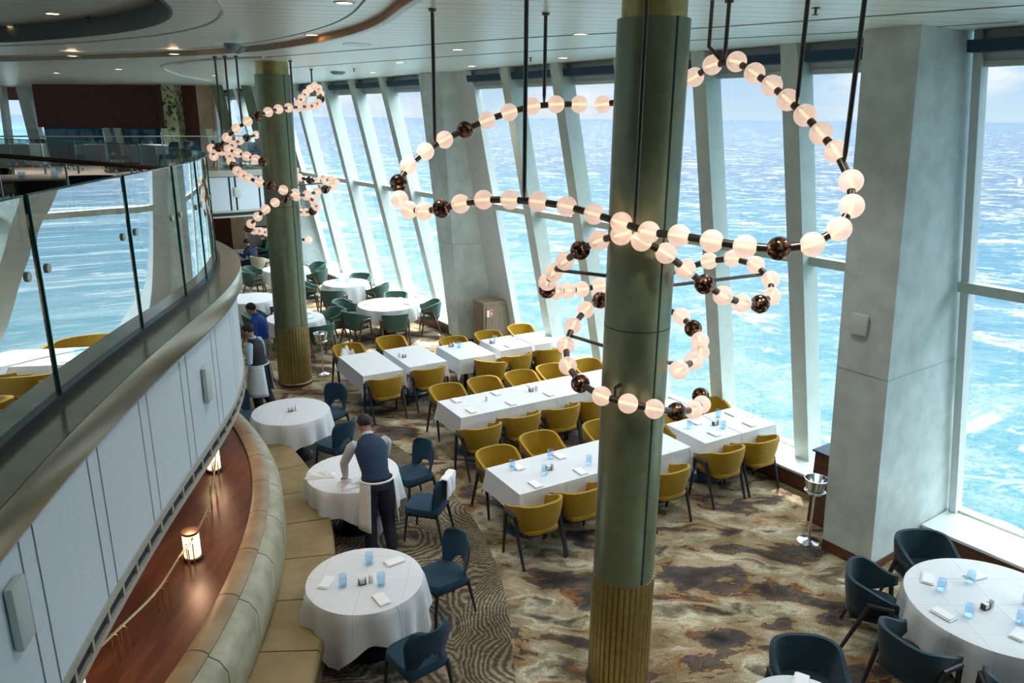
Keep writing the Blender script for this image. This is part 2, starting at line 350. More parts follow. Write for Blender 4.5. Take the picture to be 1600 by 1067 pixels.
def mural_mat():
    m, nt, out = newmat('mural_panel')
    L = nt.links.new; N = nt.nodes.new
    t = N('ShaderNodeTexCoord'); n = N('ShaderNodeTexNoise'); n.inputs['Scale'].default_value = 4.5; n.inputs['Detail'].default_value = 6; n.inputs['Distortion'].default_value = 1.4
    L(t.outputs['Object'], n.inputs['Vector'])
    r = N('ShaderNodeValToRGB'); L(n.outputs['Fac'], r.inputs[0]); c = r.color_ramp
    c.elements[0].position = 0.42; c.elements[0].color = (0.02, 0.03, 0.015, 1); c.elements[1].position = 0.6; c.elements[1].color = (0.50, 0.50, 0.36, 1)
    e_ = c.elements.new(0.47); e_.color = (0.42, 0.44, 0.16, 1)
    p = N('ShaderNodeBsdfPrincipled'); L(r.outputs[0], p.inputs['Base Color']); p.inputs['Roughness'].default_value = 0.3
    L(p.outputs[0], out.inputs[0])
mural_mat()

# ================================================================== helpers
def MB(): return bmesh.new()

def obj(name, bm, mat, parent=None, smooth=False, loc=None):
    me = bpy.data.meshes.new(name)
    bmesh.ops.recalc_face_normals(bm, faces=bm.faces[:])
    bm.to_mesh(me); bm.free()
    mats = mat if isinstance(mat, (list, tuple)) else [mat]
    for x in mats: me.materials.append(MATS[x])
    if smooth:
        for p in me.polygons: p.use_smooth = True
        try: me.set_sharp_from_angle(angle=math.radians(40))
        except Exception: pass
    o = bpy.data.objects.new(name, me); COL.objects.link(o)
    if parent is not None: o.parent = parent
    if loc is not None: o.location = loc
    return o

def tag(o, label, cat, group=None, kind=None):
    o['label'] = label; o['category'] = cat
    if group: o['group'] = group
    if kind: o['kind'] = kind
    return o

def thing(name, label, cat, loc=(0, 0, 0), rz=0.0, group=None):
    o = bpy.data.objects.new(name, None); COL.objects.link(o)
    o.empty_display_size = 0.2
    o.location = loc; o.rotation_euler = (0, 0, rz)
    return tag(o, label, cat, group)

def struct(name, bm, mat, parent=None, smooth=False):
    o = obj(name, bm, mat, parent, smooth)
    if parent is None: o['kind'] = 'structure'
    return o

def dup(root, loc, rz, label, group=None):
    r = root.copy(); COL.objects.link(r); r.location = loc; r.rotation_euler = (0, 0, rz)
    r['label'] = label
    if group: r['group'] = group
    for ch in list(root.children):
        c = ch.copy(); COL.objects.link(c); c.parent = r
        for g in list(ch.children):
            d = g.copy(); COL.objects.link(d); d.parent = c
    return r

def box(bm, c, s, rz=0.0, mat=None, mi=0, bevel=0.0):
    T = Matrix.Translation(Vector(c)) @ Matrix.Rotation(rz, 4, 'Z') if mat is None else mat @ Matrix.Translation(Vector(c))
    r = bmesh.ops.create_cube(bm, size=1.0, matrix=T @ Matrix.Diagonal((s[0], s[1], s[2], 1)))
    fs = list({f for v in r['verts'] for f in v.link_faces})
    for f in fs: f.material_index = mi
    if bevel:
        es = list({e for f in fs for e in f.edges})
        b = bmesh.ops.bevel(bm, geom=es, offset=bevel, segments=2, affect='EDGES', profile=0.5)
        for f in b['faces']: f.material_index = mi

def hexa(bm, lo, hi, mi=0):
    """solid between a bottom quad and a top quad"""
    a = [bm.verts.new(p) for p in lo]; b = [bm.verts.new(p) for p in hi]
    fs = [bm.faces.new(a[::-1]), bm.faces.new(b)]
    k = len(a)
    for i in range(k): fs.append(bm.faces.new((a[i], a[(i + 1) % k], b[(i + 1) % k], b[i])))
    for f in fs: f.material_index = mi

def ring_frame(d):
    d = d.normalized()
    up = Vector((0, 0, 1)) if abs(d.z) < 0.95 else Vector((0, 1, 0))
    s = d.cross(up).normalized(); t = s.cross(d).normalized()
    return s, t

def frames(pts):
    """section frames carried along a path without twisting"""
    out = []
    for i in range(len(pts)):
        d = (pts[min(i + 1, len(pts) - 1)] - pts[max(i - 1, 0)]).normalized()
        if not out: s, t = ring_frame(d)
        else:
            s = out[-1][0] - d * out[-1][0].dot(d)
            s = s.normalized() if s.length > 1e-6 else ring_frame(d)[0]
            t = s.cross(d).normalized()
        out.append((s, t))
    return out

def tube(bm, pts, r, n=10, cap=True, mi=0):
    pts = [Vector(p) for p in pts]; rs = r if isinstance(r, (list, tuple)) else [r] * len(pts)
    rings = []
    for p, q, (s, t) in zip(pts, rs, frames(pts)):
        rings.append([bm.verts.new(p + (s * math.cos(2 * PI * k / n) + t * math.sin(2 * PI * k / n)) * q) for k in range(n)])
    for a, b in zip(rings, rings[1:]):
        for k in range(n):
            f = bm.faces.new((a[k], a[(k + 1) % n], b[(k + 1) % n], b[k])); f.material_index = mi
    if cap:
        bm.faces.new(rings[0][::-1]).material_index = mi; bm.faces.new(rings[-1]).material_index = mi

def lathe(bm, prof, n=32, c=(0, 0, 0), mi=0, close=True):
    c = Vector(c); rings = []
    for r, z in prof:
        rings.append([bm.verts.new(c + Vector((r * math.cos(2 * PI * k / n), r * math.sin(2 * PI * k / n), z))) for k in range(n)])
    for a, b in zip(rings, rings[1:]):
        for k in range(n):
            f = bm.faces.new((a[k], a[(k + 1) % n], b[(k + 1) % n], b[k])); f.material_index = mi
    if close:
        bm.faces.new(rings[0][::-1]).material_index = mi; bm.faces.new(rings[-1]).material_index = mi

def ball(bm, c, r, seg=20, ring=12, sc_=(1, 1, 1), mi=0):
    T = Matrix.Translation(Vector(c)) @ Matrix.Diagonal((sc_[0], sc_[1], sc_[2], 1))
    q = bmesh.ops.create_uvsphere(bm, u_segments=seg, v_segments=ring, radius=r, matrix=T)
    for f in {f for v in q['verts'] for f in v.link_faces}: f.material_index = mi

def loft(bm, secs, n=20, cap=True):
    """secs: (centre, a, b, xdir, ydir) elliptical sections"""
    rings = []
    for c, a, b, xd, yd in secs:
        c = Vector(c); xd = Vector(xd).normalized(); yd = Vector(yd).normalized()
        rings.append([bm.verts.new(c + xd * a * math.cos(2 * PI * k / n) + yd * b * math.sin(2 * PI * k / n)) for k in range(n)])
    for p, q in zip(rings, rings[1:]):
        for k in range(n): bm.faces.new((p[k], p[(k + 1) % n], q[(k + 1) % n], q[k]))
    if cap:
        bm.faces.new(rings[0][::-1]); bm.faces.new(rings[-1])

def smooth_curve(pts, step=0.1, it=2):
    """Catmull-Rom through 2-D points, resampled by arc length"""
    P = [Vector((p[0], p[1])) for p in pts]
    P = [P[0] * 2 - P[1]] + P + [P[-1] * 2 - P[-2]]
    out = []
    for i in range(1, len(P) - 2):
        a, b, c, d = P[i - 1], P[i], P[i + 1], P[i + 2]
        for k in range(12):
            t = k / 12
            out.append(0.5 * ((2 * b) + (c - a) * t + (2 * a - 5 * b + 4 * c - d) * t * t + (3 * b - a - 3 * c + d) * t ** 3))
    out.append(P[-2].copy())
    for _ in range(it * 8):
        out = [out[0]] + [(out[i - 1] + out[i] * 2 + out[i + 1]) / 4 for i in range(1, len(out) - 1)] + [out[-1]]
    return resample(out, step)

def resample(P, step):
    L = [0]
    for a, b in zip(P, P[1:]): L.append(L[-1] + (b - a).length)
    n = max(2, int(round(L[-1] / step))); res = []; j = 0
    for i in range(n + 1):
        s = L[-1] * i / n
        while j < len(L) - 2 and L[j + 1] < s: j += 1
        t = (s - L[j]) / max(1e-9, L[j + 1] - L[j]); res.append(P[j].lerp(P[j + 1], min(1, max(0, t))))
    return res

def offset(C, d):
    """offset to the right of travel (+) / left (-)"""
    out = []
    for i, p in enumerate(C):
        a = C[max(0, i - 1)]; b = C[min(len(C) - 1, i + 1)]
        t = (b - a).normalized(); out.append(p + Vector((t.y, -t.x)) * d)
    return out

def sweep(bm, C, prof, mi=0, i0=0, i1=None, cap=True):
    """prof: list of (offset, z) closed polygon swept along curve C"""
    i1 = len(C) - 1 if i1 is None else i1
    cols = []
    offs = {}
    for d, z in prof:
        if d not in offs: offs[d] = offset(C, d)
    for i in range(i0, i1 + 1):
        cols.append([bm.verts.new((offs[d][i].x, offs[d][i].y, z)) for d, z in prof])
    k = len(prof)
    for a, b in zip(cols, cols[1:]):
        for j in range(k):
            f = bm.faces.new((a[j], a[(j + 1) % k], b[(j + 1) % k], b[j])); f.material_index = mi
    if cap:
        bm.faces.new(cols[0]).material_index = mi; bm.faces.new(cols[-1][::-1]).material_index = mi

def poly_slab(bm, poly, z0, z1, mi_top=0, mi_side=0, mi_bot=0):
    tris = tessellate_polygon([[Vector((p[0], p[1], 0)) for p in poly]])
    top = [bm.verts.new((p[0], p[1], z1)) for p in poly]
    for t in tris: bm.faces.new([top[i] for i in t]).material_index = mi_top
    if z0 is not None:
        bot = [bm.verts.new((p[0], p[1], z0)) for p in poly]
        for t in tris: bm.faces.new([bot[i] for i in t][::-1]).material_index = mi_bot
        for i in range(len(poly)):
            j = (i + 1) % len(poly)
            bm.faces.new((bot[i], bot[j], top[j], top[i])).material_index = mi_side

# ================================================================== wall frame
Qx = Vector((5.12, 8.45)); uu = Vector((-.5798, .8147)); nn = Vector((.8147, .5798))
def Wp(s, m, z): q = Qx + uu * s + nn * m; return Vector((q.x, q.y, z))
NB, NT = 0.426, -0.44          # inboard edge of the fins at the sill / at the ceiling
ZL, ZC = 0.28, 6.0
def Wz(sb, st, mb, mt, z):
    t = (z - ZL) / (ZC - ZL)
    return Wp(sb + (st - sb) * t, mb + (mt - mb) * t, z)

# ================================================================== sea
def sea_mat():
    m, nt, out = newmat('sea_water')
    L = nt.links.new; N = nt.nodes.new
    t = N('ShaderNodeTexCoord'); g = t.outputs['Object']
    # distance from the hull, measured outboard
    dp = N('ShaderNodeVectorMath'); dp.operation = 'DOT_PRODUCT'; L(g, dp.inputs[0]); dp.inputs[1].default_value = (nn.x, nn.y, 0)
    wob = N('ShaderNodeTexNoise'); wob.inputs['Scale'].default_value = 0.03; wob.inputs['Detail'].default_value = 5; L(g, wob.inputs['Vector'])
    wa = N('ShaderNodeMath'); wa.operation = 'MULTIPLY_ADD'; L(wob.outputs['Fac'], wa.inputs[0]); wa.inputs[1].default_value = 60; L(dp.outputs['Value'], wa.inputs[2])
    mr = N('ShaderNodeMapRange'); L(wa.outputs[0], mr.inputs[0]); mr.inputs[1].default_value = 50; mr.inputs[2].default_value = 230
    cr_ = N('ShaderNodeValToRGB'); L(mr.outputs[0], cr_.inputs[0]); c = cr_.color_ramp
    c.elements[0].position = 0; c.elements[0].color = (0.003, 0.092, 0.112, 1)
    c.elements[1].position = 1; c.elements[1].color = (0.010, 0.034, 0.066, 1)
    e1 = c.elements.new(0.3); e1.color = (0.005, 0.06, 0.093, 1)
    # foam
    def foam(scale, stretch, lo, hi, detail=8, rough=0.65, dist=0.6):
        mp_ = N('ShaderNodeMapping'); mp_.inputs['Scale'].default_value = stretch; mp_.inputs['Rotation'].default_value = (0, 0, math.radians(-20)); L(g, mp_.inputs[0])
        n = N('ShaderNodeTexNoise'); n.inputs['Scale'].default_value = scale; n.inputs['Detail'].default_value = detail; n.inputs['Roughness'].default_value = rough; n.inputs['Distortion'].default_value = dist
        L(mp_.outputs[0], n.inputs['Vector'])
        r = N('ShaderNodeMapRange'); L(n.outputs['Fac'], r.inputs[0]); r.inputs[1].default_value = lo; r.inputs[2].default_value = hi
        return n, r
    def ridged(scale, stretch, wdt, dist=1.5):
        mp_ = N('ShaderNodeMapping'); mp_.inputs['Scale'].default_value = stretch; mp_.inputs['Rotation'].default_value = (0, 0, math.radians(-25)); L(g, mp_.inputs[0])
        n = N('ShaderNodeTexNoise'); n.inputs['Scale'].default_value = scale; n.inputs['Detail'].default_value = 7; n.inputs['Roughness'].default_value = 0.6; n.inputs['Distortion'].default_value = dist
        L(mp_.outputs[0], n.inputs['Vector'])
        a = N('ShaderNodeMath'); a.operation = 'SUBTRACT'; a.inputs[1].default_value = 0.5; L(n.outputs['Fac'], a.inputs[0])
        b = N('ShaderNodeMath'); b.operation = 'ABSOLUTE'; L(a.outputs[0], b.inputs[0])
        r = N('ShaderNodeMapRange'); L(b.outputs[0], r.inputs[0]); r.inputs[1].default_value = 0; r.inputs[2].default_value = wdt; r.inputs[3].default_value = 1; r.inputs[4].default_value = 0
        return r
    lace = ridged(0.42, (1.2, .9, 1), 0.045, 1.6)
    lace2 = ridged(1.25, (1.2, .9, 1), 0.070, 1.6)
    lace3 = ridged(3.6, (1.1, 1.0, 1), 0.10, 1.2)
    patn, pat = foam(0.11, (1, 1.2, 1), 0.42, 0.66, 9, 0.66, .8)
    fin_n, finn = foam(1.1, (1, 1.3, 1), 0.36, 0.66, 6, 0.7, 1.0)
    near = N('ShaderNodeMapRange'); L(wa.outputs[0], near.inputs[0]); near.inputs[1].default_value = 40; near.inputs[2].default_value = 130; near.inputs[3].default_value = 1.0; near.inputs[4].default_value = 0.10
    def mth(op, a, b):
        m_ = N('ShaderNodeMath'); m_.operation = op; m_.use_clamp = (op == 'ADD')
        for k, v in ((0, a), (1, b)):
            if isinstance(v, (int, float)): m_.inputs[k].default_value = v
            else: L(v, m_.inputs[k])
        return m_.outputs[0]
    lc = mth('MAXIMUM', mth('MULTIPLY', lace.outputs[0], 0.75), mth('MAXIMUM', mth('MULTIPLY', lace2.outputs[0], 0.8), mth('MULTIPLY', lace3.outputs[0], 0.55)))
    base_f = mth('ADD', mth('MULTIPLY', pat.outputs[0], 0.70), 0.45)
    nf = mth('MULTIPLY', mth('ADD', mth('MULTIPLY', lc, base_f), mth('MULTIPLY', mth('MULTIPLY', pat.outputs[0], finn.outputs[0]), 0.55)), near.outputs[0])
    wc_n, wc = foam(0.30, (0.8, 1.1, 1), 0.54, 0.59, 10, 0.76, .8)
    wc2_n, wc2 = foam(0.075, (0.8, 1.1, 1), 0.55, 0.60, 10, 0.80, .6)
    wcs = mth('MAXIMUM', mth('MULTIPLY', wc.outputs[0], 0.8), wc2.outputs[0])
    s2o = mth('MAXIMUM', nf, wcs)
    colm = N('ShaderNodeMixRGB'); L(s2o, colm.inputs[0]); L(cr_.outputs[0], colm.inputs[1]); colm.inputs[2].default_value = (0.185, 0.208, 0.215, 1)
    # wave bump
    wv = N('ShaderNodeTexNoise'); wv.inputs['Scale'].default_value = 0.16; wv.inputs['Detail'].default_value = 11; wv.inputs['Roughness'].default_value = 0.60
    mpv = N('ShaderNodeMapping'); mpv.inputs['Scale'].default_value = (0.7, 1.4, 1); L(g, mpv.inputs[0]); L(mpv.outputs[0], wv.inputs['Vector'])
    bp = N('ShaderNodeBump'); bp.inputs['Strength'].default_value = 1.0; bp.inputs['Distance'].default_value = 2.2; L(wv.outputs['Fac'], bp.inputs['Height'])
    d = N('ShaderNodeBsdfDiffuse'); L(colm.outputs[0], d.inputs[0]); L(bp.outputs[0], d.inputs['Normal'])
    gl = N('ShaderNodeBsdfGlossy'); gl.inputs['Roughness'].default_value = 0.28; L(bp.outputs[0], gl.inputs['Normal'])
    fr = N('ShaderNodeFresnel'); fr.inputs[0].default_value = 1.33; L(bp.outputs[0], fr.inputs['Normal'])
    fm = N('ShaderNodeMath'); fm.operation = 'MULTIPLY'; L(fr.outputs[0], fm.inputs[0]); fm.inputs[1].default_value = 0.06; fm.use_clamp = True
    mx = N('ShaderNodeMixShader'); L(fm.outputs[0], mx.inputs[0]); L(d.outputs[0], mx.inputs[1]); L(gl.outputs[0], mx.inputs[2])
    L(mx.outputs[0], out.inputs[0])
sea_mat()
ZSEA = -13.0
bm = MB()
R_ = 9000
v = [bm.verts.new((x, y, ZSEA)) for x, y in ((-R_, -200), (R_, -200), (R_, R_), (-R_, R_))]
bm.faces.new(v)
sea = obj('sea', bm, 'sea_water'); sea['kind'] = 'structure'; sea['label'] = 'choppy turquoise and blue sea streaked with white foam outside the windows'

# ================================================================== floor
bm = MB(); box(bm, (0, 0, 0), (1, 1, 1)); bm.free()
fpoly = [Wp(-14.2, .8, 0), Wp(30, .8, 0), Vector((-22, 33, 0)), Vector((-22, -3.2, 0))]
bm = MB(); poly_slab(bm, [(p.x, p.y) for p in fpoly], -0.25, 0.0)
struct('floor', bm, 'carpet_marble')
K = [onz(*p) for p in ((812, 1120), (805, 1067), (788, 920), (733, 800), (640, 710), (565, 668), (480, 641), (400, 625), (330, 622))]
K = smooth_curve([(p.x, p.y) for p in K], 0.2, 1)
bm = MB(); poly_slab(bm, [(p.x, p.y) for p in K] + [(-8, K[-1].y + .3), (-8, 2.5), (K[0].x, 2.5)], 0.0005, 0.004)
struct('floor_inlay', bm, 'carpet_swirl')

# ================================================================== window wall
FINS = [(-13.2, -12.8), (-10.2, -9.8), (-7.2, -6.8), (-4.1, -3.7), (-1.03, -.62), (2.14, 2.48), (3.70, 3.95), (5.16, 5.55), (6.62, 7.17), (8.10, 8.71), (12.87, 13.92), (14.72, 15.71), (16.64, 17.54), (19.02, 19.85), (24.6, 25.9)]
ti = 0
for sb, st in FINS:
    bm = MB(); w_ = 0.24; dpt = 0.32
    lo = [Wp(sb, NB, ZL), Wp(sb - w_, NB, ZL), Wp(sb - w_, NB + dpt, ZL), Wp(sb, NB + dpt, ZL)]
    hi = [Wp(st, NT, ZC), Wp(st - w_, NT, ZC), Wp(st - w_, NT + dpt, ZC), Wp(st, NT + dpt, ZC)]
    hexa(bm, lo, hi)
    ti += 1
    struct('trim_%d' % ti, bm, 'fin_paint')

def pillar(name, corner_b, corner_t, wb, wt, outb=0.78, outt=-0.08, flare_b=0.0, flare_t=0.0, seam=True):
    """boxed structural pillar, corner = (s, n) of the near inboard corner at floor / ceiling"""
    (sb, mb), (st, mt) = corner_b, corner_t
    bm = MB()
    lo = [Wp(sb, mb, 0), Wp(sb + wb, mb, 0), Wp(sb + wb, outb, 0), Wp(sb - flare_b, outb, 0)]
    hi = [Wp(st, mt, ZC), Wp(st + wt, mt, ZC), Wp(st + wt, outt, ZC), Wp(st - flare_t, outt, ZC)]
    hexa(bm, lo, hi)
    p = struct(name, bm, 'pillar_panel')
    # horizontal joint between the cladding panels
    bm = MB(); z = 2.35; t = z / ZC
    def at(k, z):
        t = z / ZC; return lo[k].lerp(hi[k], t)
    for k0, k1 in ((0, 1), (0, 3)):
        a, b = at(k0, z), at(k1, z); d = (b - a).normalized(); nrm = Vector((d.y, -d.x, 0)) * (1 if k0 == 0 and k1 == 3 else -1)
        q = [a + nrm * .003, b + nrm * .003]
        tube(bm, q, 0.003, 4)
    obj('panel_joint', bm, 'plastic_grey', p)
    bm = MB(); a0, a1 = at(0, .01), at(1, .01); a3 = at(3, .01)
    nrm = (a0 - a3).normalized() * .012; n2 = (a0 - a1).normalized() * .012
    hexa(bm, [a0 + nrm + n2, a1 + nrm, a1, a0 + n2], [x + Vector((0, 0, .13)) for x in (a0 + nrm + n2, a1 + nrm, a1, a0 + n2)])
    a3b = a0.lerp(a3, .62)
    hexa(bm, [a0 + nrm + n2, a0 + nrm, a3b, a3b + n2], [x + Vector((0, 0, .10)) for x in (a0 + nrm + n2, a0 + nrm, a3b, a3b + n2)])
    obj('skirting', bm, 'wood_base', p)
    return p, at
pA, atA = pillar('wall_pillar_near', (.02, -1.09), (.33, -1.15), .63, .60)
pB, atB = pillar('wall_pillar_middle', (10.72, -.15), (10.82, -.50), .45, .95, flare_b=.42, flare_t=.22)
pC, atC = pillar('wall_pillar_far', (21.2, -.6), (22.4, -.5), 1.4, 1.6, flare_b=.55, flare_t=.6)
pD, atD = pillar('wall_pillar_end', (27.3, -.6), (27.6, -.5), 2.6, 2.6)

# sills, sill fronts, glazing, transoms, blinds
def bay(idx, sb0, st0, sb1, st1):
    """opening between glazing edges (near: sb0, far: sb1)"""
    g = 0.30
    def G(k, z, off=0.0):
        sb, st = ((sb0, st0), (sb1, st1))[k]
        return Wz(sb, st, NB + g + off, NT + g + off, z)
    ztop = 5.70
    bm = MB(); q = [G(0, ZL), G(1, ZL), G(1, ztop), G(0, ztop)]
    bm.faces.new([bm.verts.new(p) for p in q])
    w = struct('window_%d' % idx, bm, 'window_glass')
    # frame rails
    bm = MB()
    def rail(za, zb, o0, o1):
        hexa(bm, [G(0, za, o0), G(1, za, o0), G(1, za, o1), G(0, za, o1)], [G(0, zb, o0), G(1, zb, o0), G(1, zb, o1), G(0, zb, o1)])
    rail(ZL, ZL + .03, -.03, .05)
    rail(ztop - .06, ztop + .0, -.05, .05)
    obj('window_frame', bm, 'fin_paint', w)
    bm = MB()
    def rail2(za, zb, o0, o1):
        hexa(bm, [G(0, za, o0), G(1, za, o0), G(1, za, o1), G(0, za, o1)], [G(0, zb, o0), G(1, zb, o0), G(1, zb, o1), G(0, zb, o1)])
    rail2(3.20, 3.32, -.16, .0)
    obj('transom', bm, 'fin_paint', w)
    bm = MB()
    hexa(bm, [G(0, 5.78, -.22), G(1, 5.78, -.22), G(1, 5.78, -.03), G(0, 5.78, -.03)], [G(0, 5.90, -.22), G(1, 5.90, -.22), G(1, 5.90, -.03), G(0, 5.90, -.03)])
    obj('rolled_blind', bm, 'blind_blue', w)
    bm = MB()
    hexa(bm, [G(0, ztop, -.03), G(1, ztop, -.03), G(1, ztop, .06), G(0, ztop, .06)], [G(0, ZC, -.03), G(1, ZC, -.03), G(1, ZC, .06), G(0, ZC, .06)])
    obj('head_panel', bm, 'white_paint', w)
    return w
edges = [(-13.2, -12.8, -10.44, -10.04), (-10.2, -9.8, -7.44, -7.04), (-7.2, -6.8, -4.34, -3.94), (-4.1, -3.7, -1.27, -.86), (-1.03, -.62, .0, .27)]
edges.append((.60, .90, 2.14 - .24, 2.48 - .24))
for a, b in zip(FINS[5:9], FINS[6:10]): edges.append((a[0], a[1], b[0] - .24, b[1] - .24))
edges.append((8.10, 8.71, 9.50, 10.04))
edges.append((11.1, 11.77, 12.63, 13.68))
for a, b in zip(FINS[10:13], FINS[11:14]): edges.append((a[0], a[1], b[0] - .24, b[1] - .24))
edges.append((19.02, 19.85, 20.65, 21.8))
edges.append((22.6, 24.0, 24.36, 25.66))
edges.append((24.6, 25.9, 27.3, 27.6))
for i, q in enumerate(edges): bay(i + 1, *q)
# window frame uprights beside the pillars
bm = MB()
for (sb, st, w_) in ((-.09, .17, .09), (9.47, 10.02, .85), (20.55, 21.65, .4)):
    lo = [Wp(sb, NB + .2, ZL), Wp(sb + w_, NB + .2, ZL), Wp(sb + w_, NB + .36, ZL), Wp(sb, NB + .36, ZL)]
    hi = [Wp(st, NT + .2, ZC), Wp(st + w_, NT + .2, ZC), Wp(st + w_, NT + .36, ZC), Wp(st, NT + .36, ZC)]
    hexa(bm, lo, hi)
struct('trim_pillar_frames', bm, 'white_paint')

def ledge(name, s0, s1):
    bm = MB()
    hexa(bm, [Wp(s0, .0, ZL - .035), Wp(s1, .0, ZL - .035), Wp(s1, .80, ZL - .035), Wp(s0, .80, ZL - .035)],
         [Wp(s0, .0, ZL), Wp(s1, .0, ZL), Wp(s1, .80, ZL), Wp(s0, .80, ZL)])
    o = struct(name, bm, 'white_paint')
    bm = MB()
    hexa(bm, [Wp(s0, .03, 0), Wp(s1, .03, 0), Wp(s1, .06, 0), Wp(s0, .06, 0)], [Wp(s0, .03, ZL - .035), Wp(s1, .03, ZL - .035), Wp(s1, .06, ZL - .035), Wp(s0, .06, ZL - .035)])
    k = int((s1 - s0) / .55)
    obj('front_panel', bm, 'wood_base', o)
    return o
ledge('trim_ledge_near', -14.2, 0.02)
ledge('trim_ledge_right', .65, 9.6)
ledge('trim_ledge_left', 11.2, 20.9)
ledge('trim_ledge_far', 22.6, 27.3)
# outer hull below the glass
bm = MB(); hexa(bm, [Wp(-14, .81, -1.5), Wp(28, .81, -1.5), Wp(28, .9, -1.5), Wp(-14, .9, -1.5)], [Wp(-14, .81, ZL), Wp(28, .81, ZL), Wp(28, .9, ZL), Wp(-14, .9, ZL)])
struct('wall_hull', bm, 'hull_white')

bm = MB(); hexa(bm, [Wp(-14, .0, 6.36), Wp(9.0, .0, 6.36), Wp(9.0, 2.5, 6.36), Wp(-14, 2.5, 6.36)], [Wp(-14, .0, 6.5), Wp(9.0, .0, 6.5), Wp(9.0, 2.5, 6.5), Wp(-14, 2.5, 6.5)])
struct('trim_deck_overhang', bm, 'hull_white')  # unseen slab added to keep the sun off the near floor
# ================================================================== ceiling
arc = smooth_curve([(1.4, -3.2), (1.4, 0), (1.1, 2.0), (.35, 3.9), (-.77, 6.69), (-1.34, 8.41), (-2.02, 9.77), (-3.16, 11.38), (-4.47, 12.55), (-6.36, 13.6), (-10.4, 15.2), (-16, 16.4)], .25, 1)
topline = [Wp(-14.2, -.1, 0), Wp(28, -.1, 0)]
outer = [(p.x, p.y) for p in arc] + [(-22, 17.0), (-22, 33), (topline[1].x - 3, 33), (topline[1].x, topline[1].y), (topline[0].x, topline[0].y), (1.4, -3.2)]
bm = MB(); poly_slab(bm, outer, ZC, ZC + .05)
struct('ceiling', bm, 'ceiling_planks')
hole = smooth_curve([(-3.9, 4.2), (-3.1, 5.6), (-3.0, 6.81), (-3.48, 8.39), (-4.45, 9.73), (-5.8, 10.8), (-7.36, 11.65), (-9.2, 12.1), (-11.5, 12.2)], .25, 1)
inner = [(p.x, p.y) for p in arc] + [(-16, 15.0)] + [(-16, 12.2)] + [(p.x, p.y) for p in hole[::-1]] + [(-3.6, -3.2)]
bm = MB(); poly_slab(bm, inner, ZC + .07, ZC + .1)
struct('ceiling_soffit', bm, 'ceiling_planks')
bm = MB(); sweep(bm, [p for p in arc if p.y < 11.6], [(0.02, ZC - .004), (-.05, ZC - .004), (-.05, ZC + .02), (0.02, ZC + .02)])
struct('trim_ceiling_lip', bm, 'white_paint')
bm = MB(); sweep(bm, [p for p in arc if p.y < 11.6], [(-.045, ZC), (-.06, ZC), (-.06, ZC + .075), (-.045, ZC + .075)])
struct('trim_ceiling_copper', bm, 'copper_strip')
bm = MB(); sweep(bm, [p for p in arc if p.y >= 11.3], [(-.045, ZC), (-.06, ZC), (-.06, ZC + .075), (-.045, ZC + .075)])
struct('trim_ceiling_step', bm, 'bronze_trim')
cres = smooth_curve([(-4.0, 13.0), (-5.2, 13.7), (-6.3, 14.8), (-7.1, 16.4), (-7.7, 18.3), (-8.1, 20.1), (-8.3, 22.0)], .2, 1)
bm = MB(); sweep(bm, cres, [(.0, ZC - .03), (.0, ZC), (-.04, ZC), (-.04, ZC - .03)])
struct('trim_ceiling_crescent', bm, 'white_paint')
bm = MB(); sweep(bm, cres[:16], [(.03, ZC - .004), (.16, ZC - .004), (.16, ZC - .012), (.03, ZC - .012)])
struct('trim_ceiling_crescent_copper', bm, 'copper_strip')
bm = MB(); sweep(bm, arc, [(-.33, ZC + .066), (-.35, ZC + .066), (-.35, ZC + .08), (-.33, ZC + .08)])
struct('trim_ceiling_groove', bm, 'recess_grey')
bm = MB(); sweep(bm, hole, [(-.001, ZC + .06), (-.03, ZC + .06), (-.03, ZC + .28), (-.001, ZC + .28)])
struct('trim_recess_edge', bm, 'recess_grey')
bm = MB(); sweep(bm, hole, [(.44, ZC + .058), (.47, ZC + .058), (.47, ZC + .08), (.44, ZC + .08)])
struct('trim_recess_ring', bm, 'white_paint')
bm = MB(); poly_slab(bm, [(-2.4, -3.2), (-2.4, 9), (-4, 12), (-8, 13), (-16, 13.5), (-22, 17), (-22, -3.2)], ZC + .27, ZC + .30)
struct('ceiling_recess', bm, 'ceiling_planks')
for nm, pts, w_, mt_ in (('trim_ceiling_line', ((1600, 8), (1075, 45), (800, 60), (560, 78), (430, 88), (300, 96)), .018, 'bronze_trim'),
                    ('trim_ceiling_seam', ((1590, 33), (1330, 50), (1075, 63), (960, 72), (700, 88), (450, 106)), .014, 'plastic_grey')):
    C = smooth_curve([(onz(*p, ZC).x, onz(*p, ZC).y) for p in pts], .3, 1)
    bm = MB(); sweep(bm, C, [(-w_, ZC - .006), (w_, ZC - .006), (w_, ZC + .01), (-w_, ZC + .01)])
    struct(nm, bm, mt_)

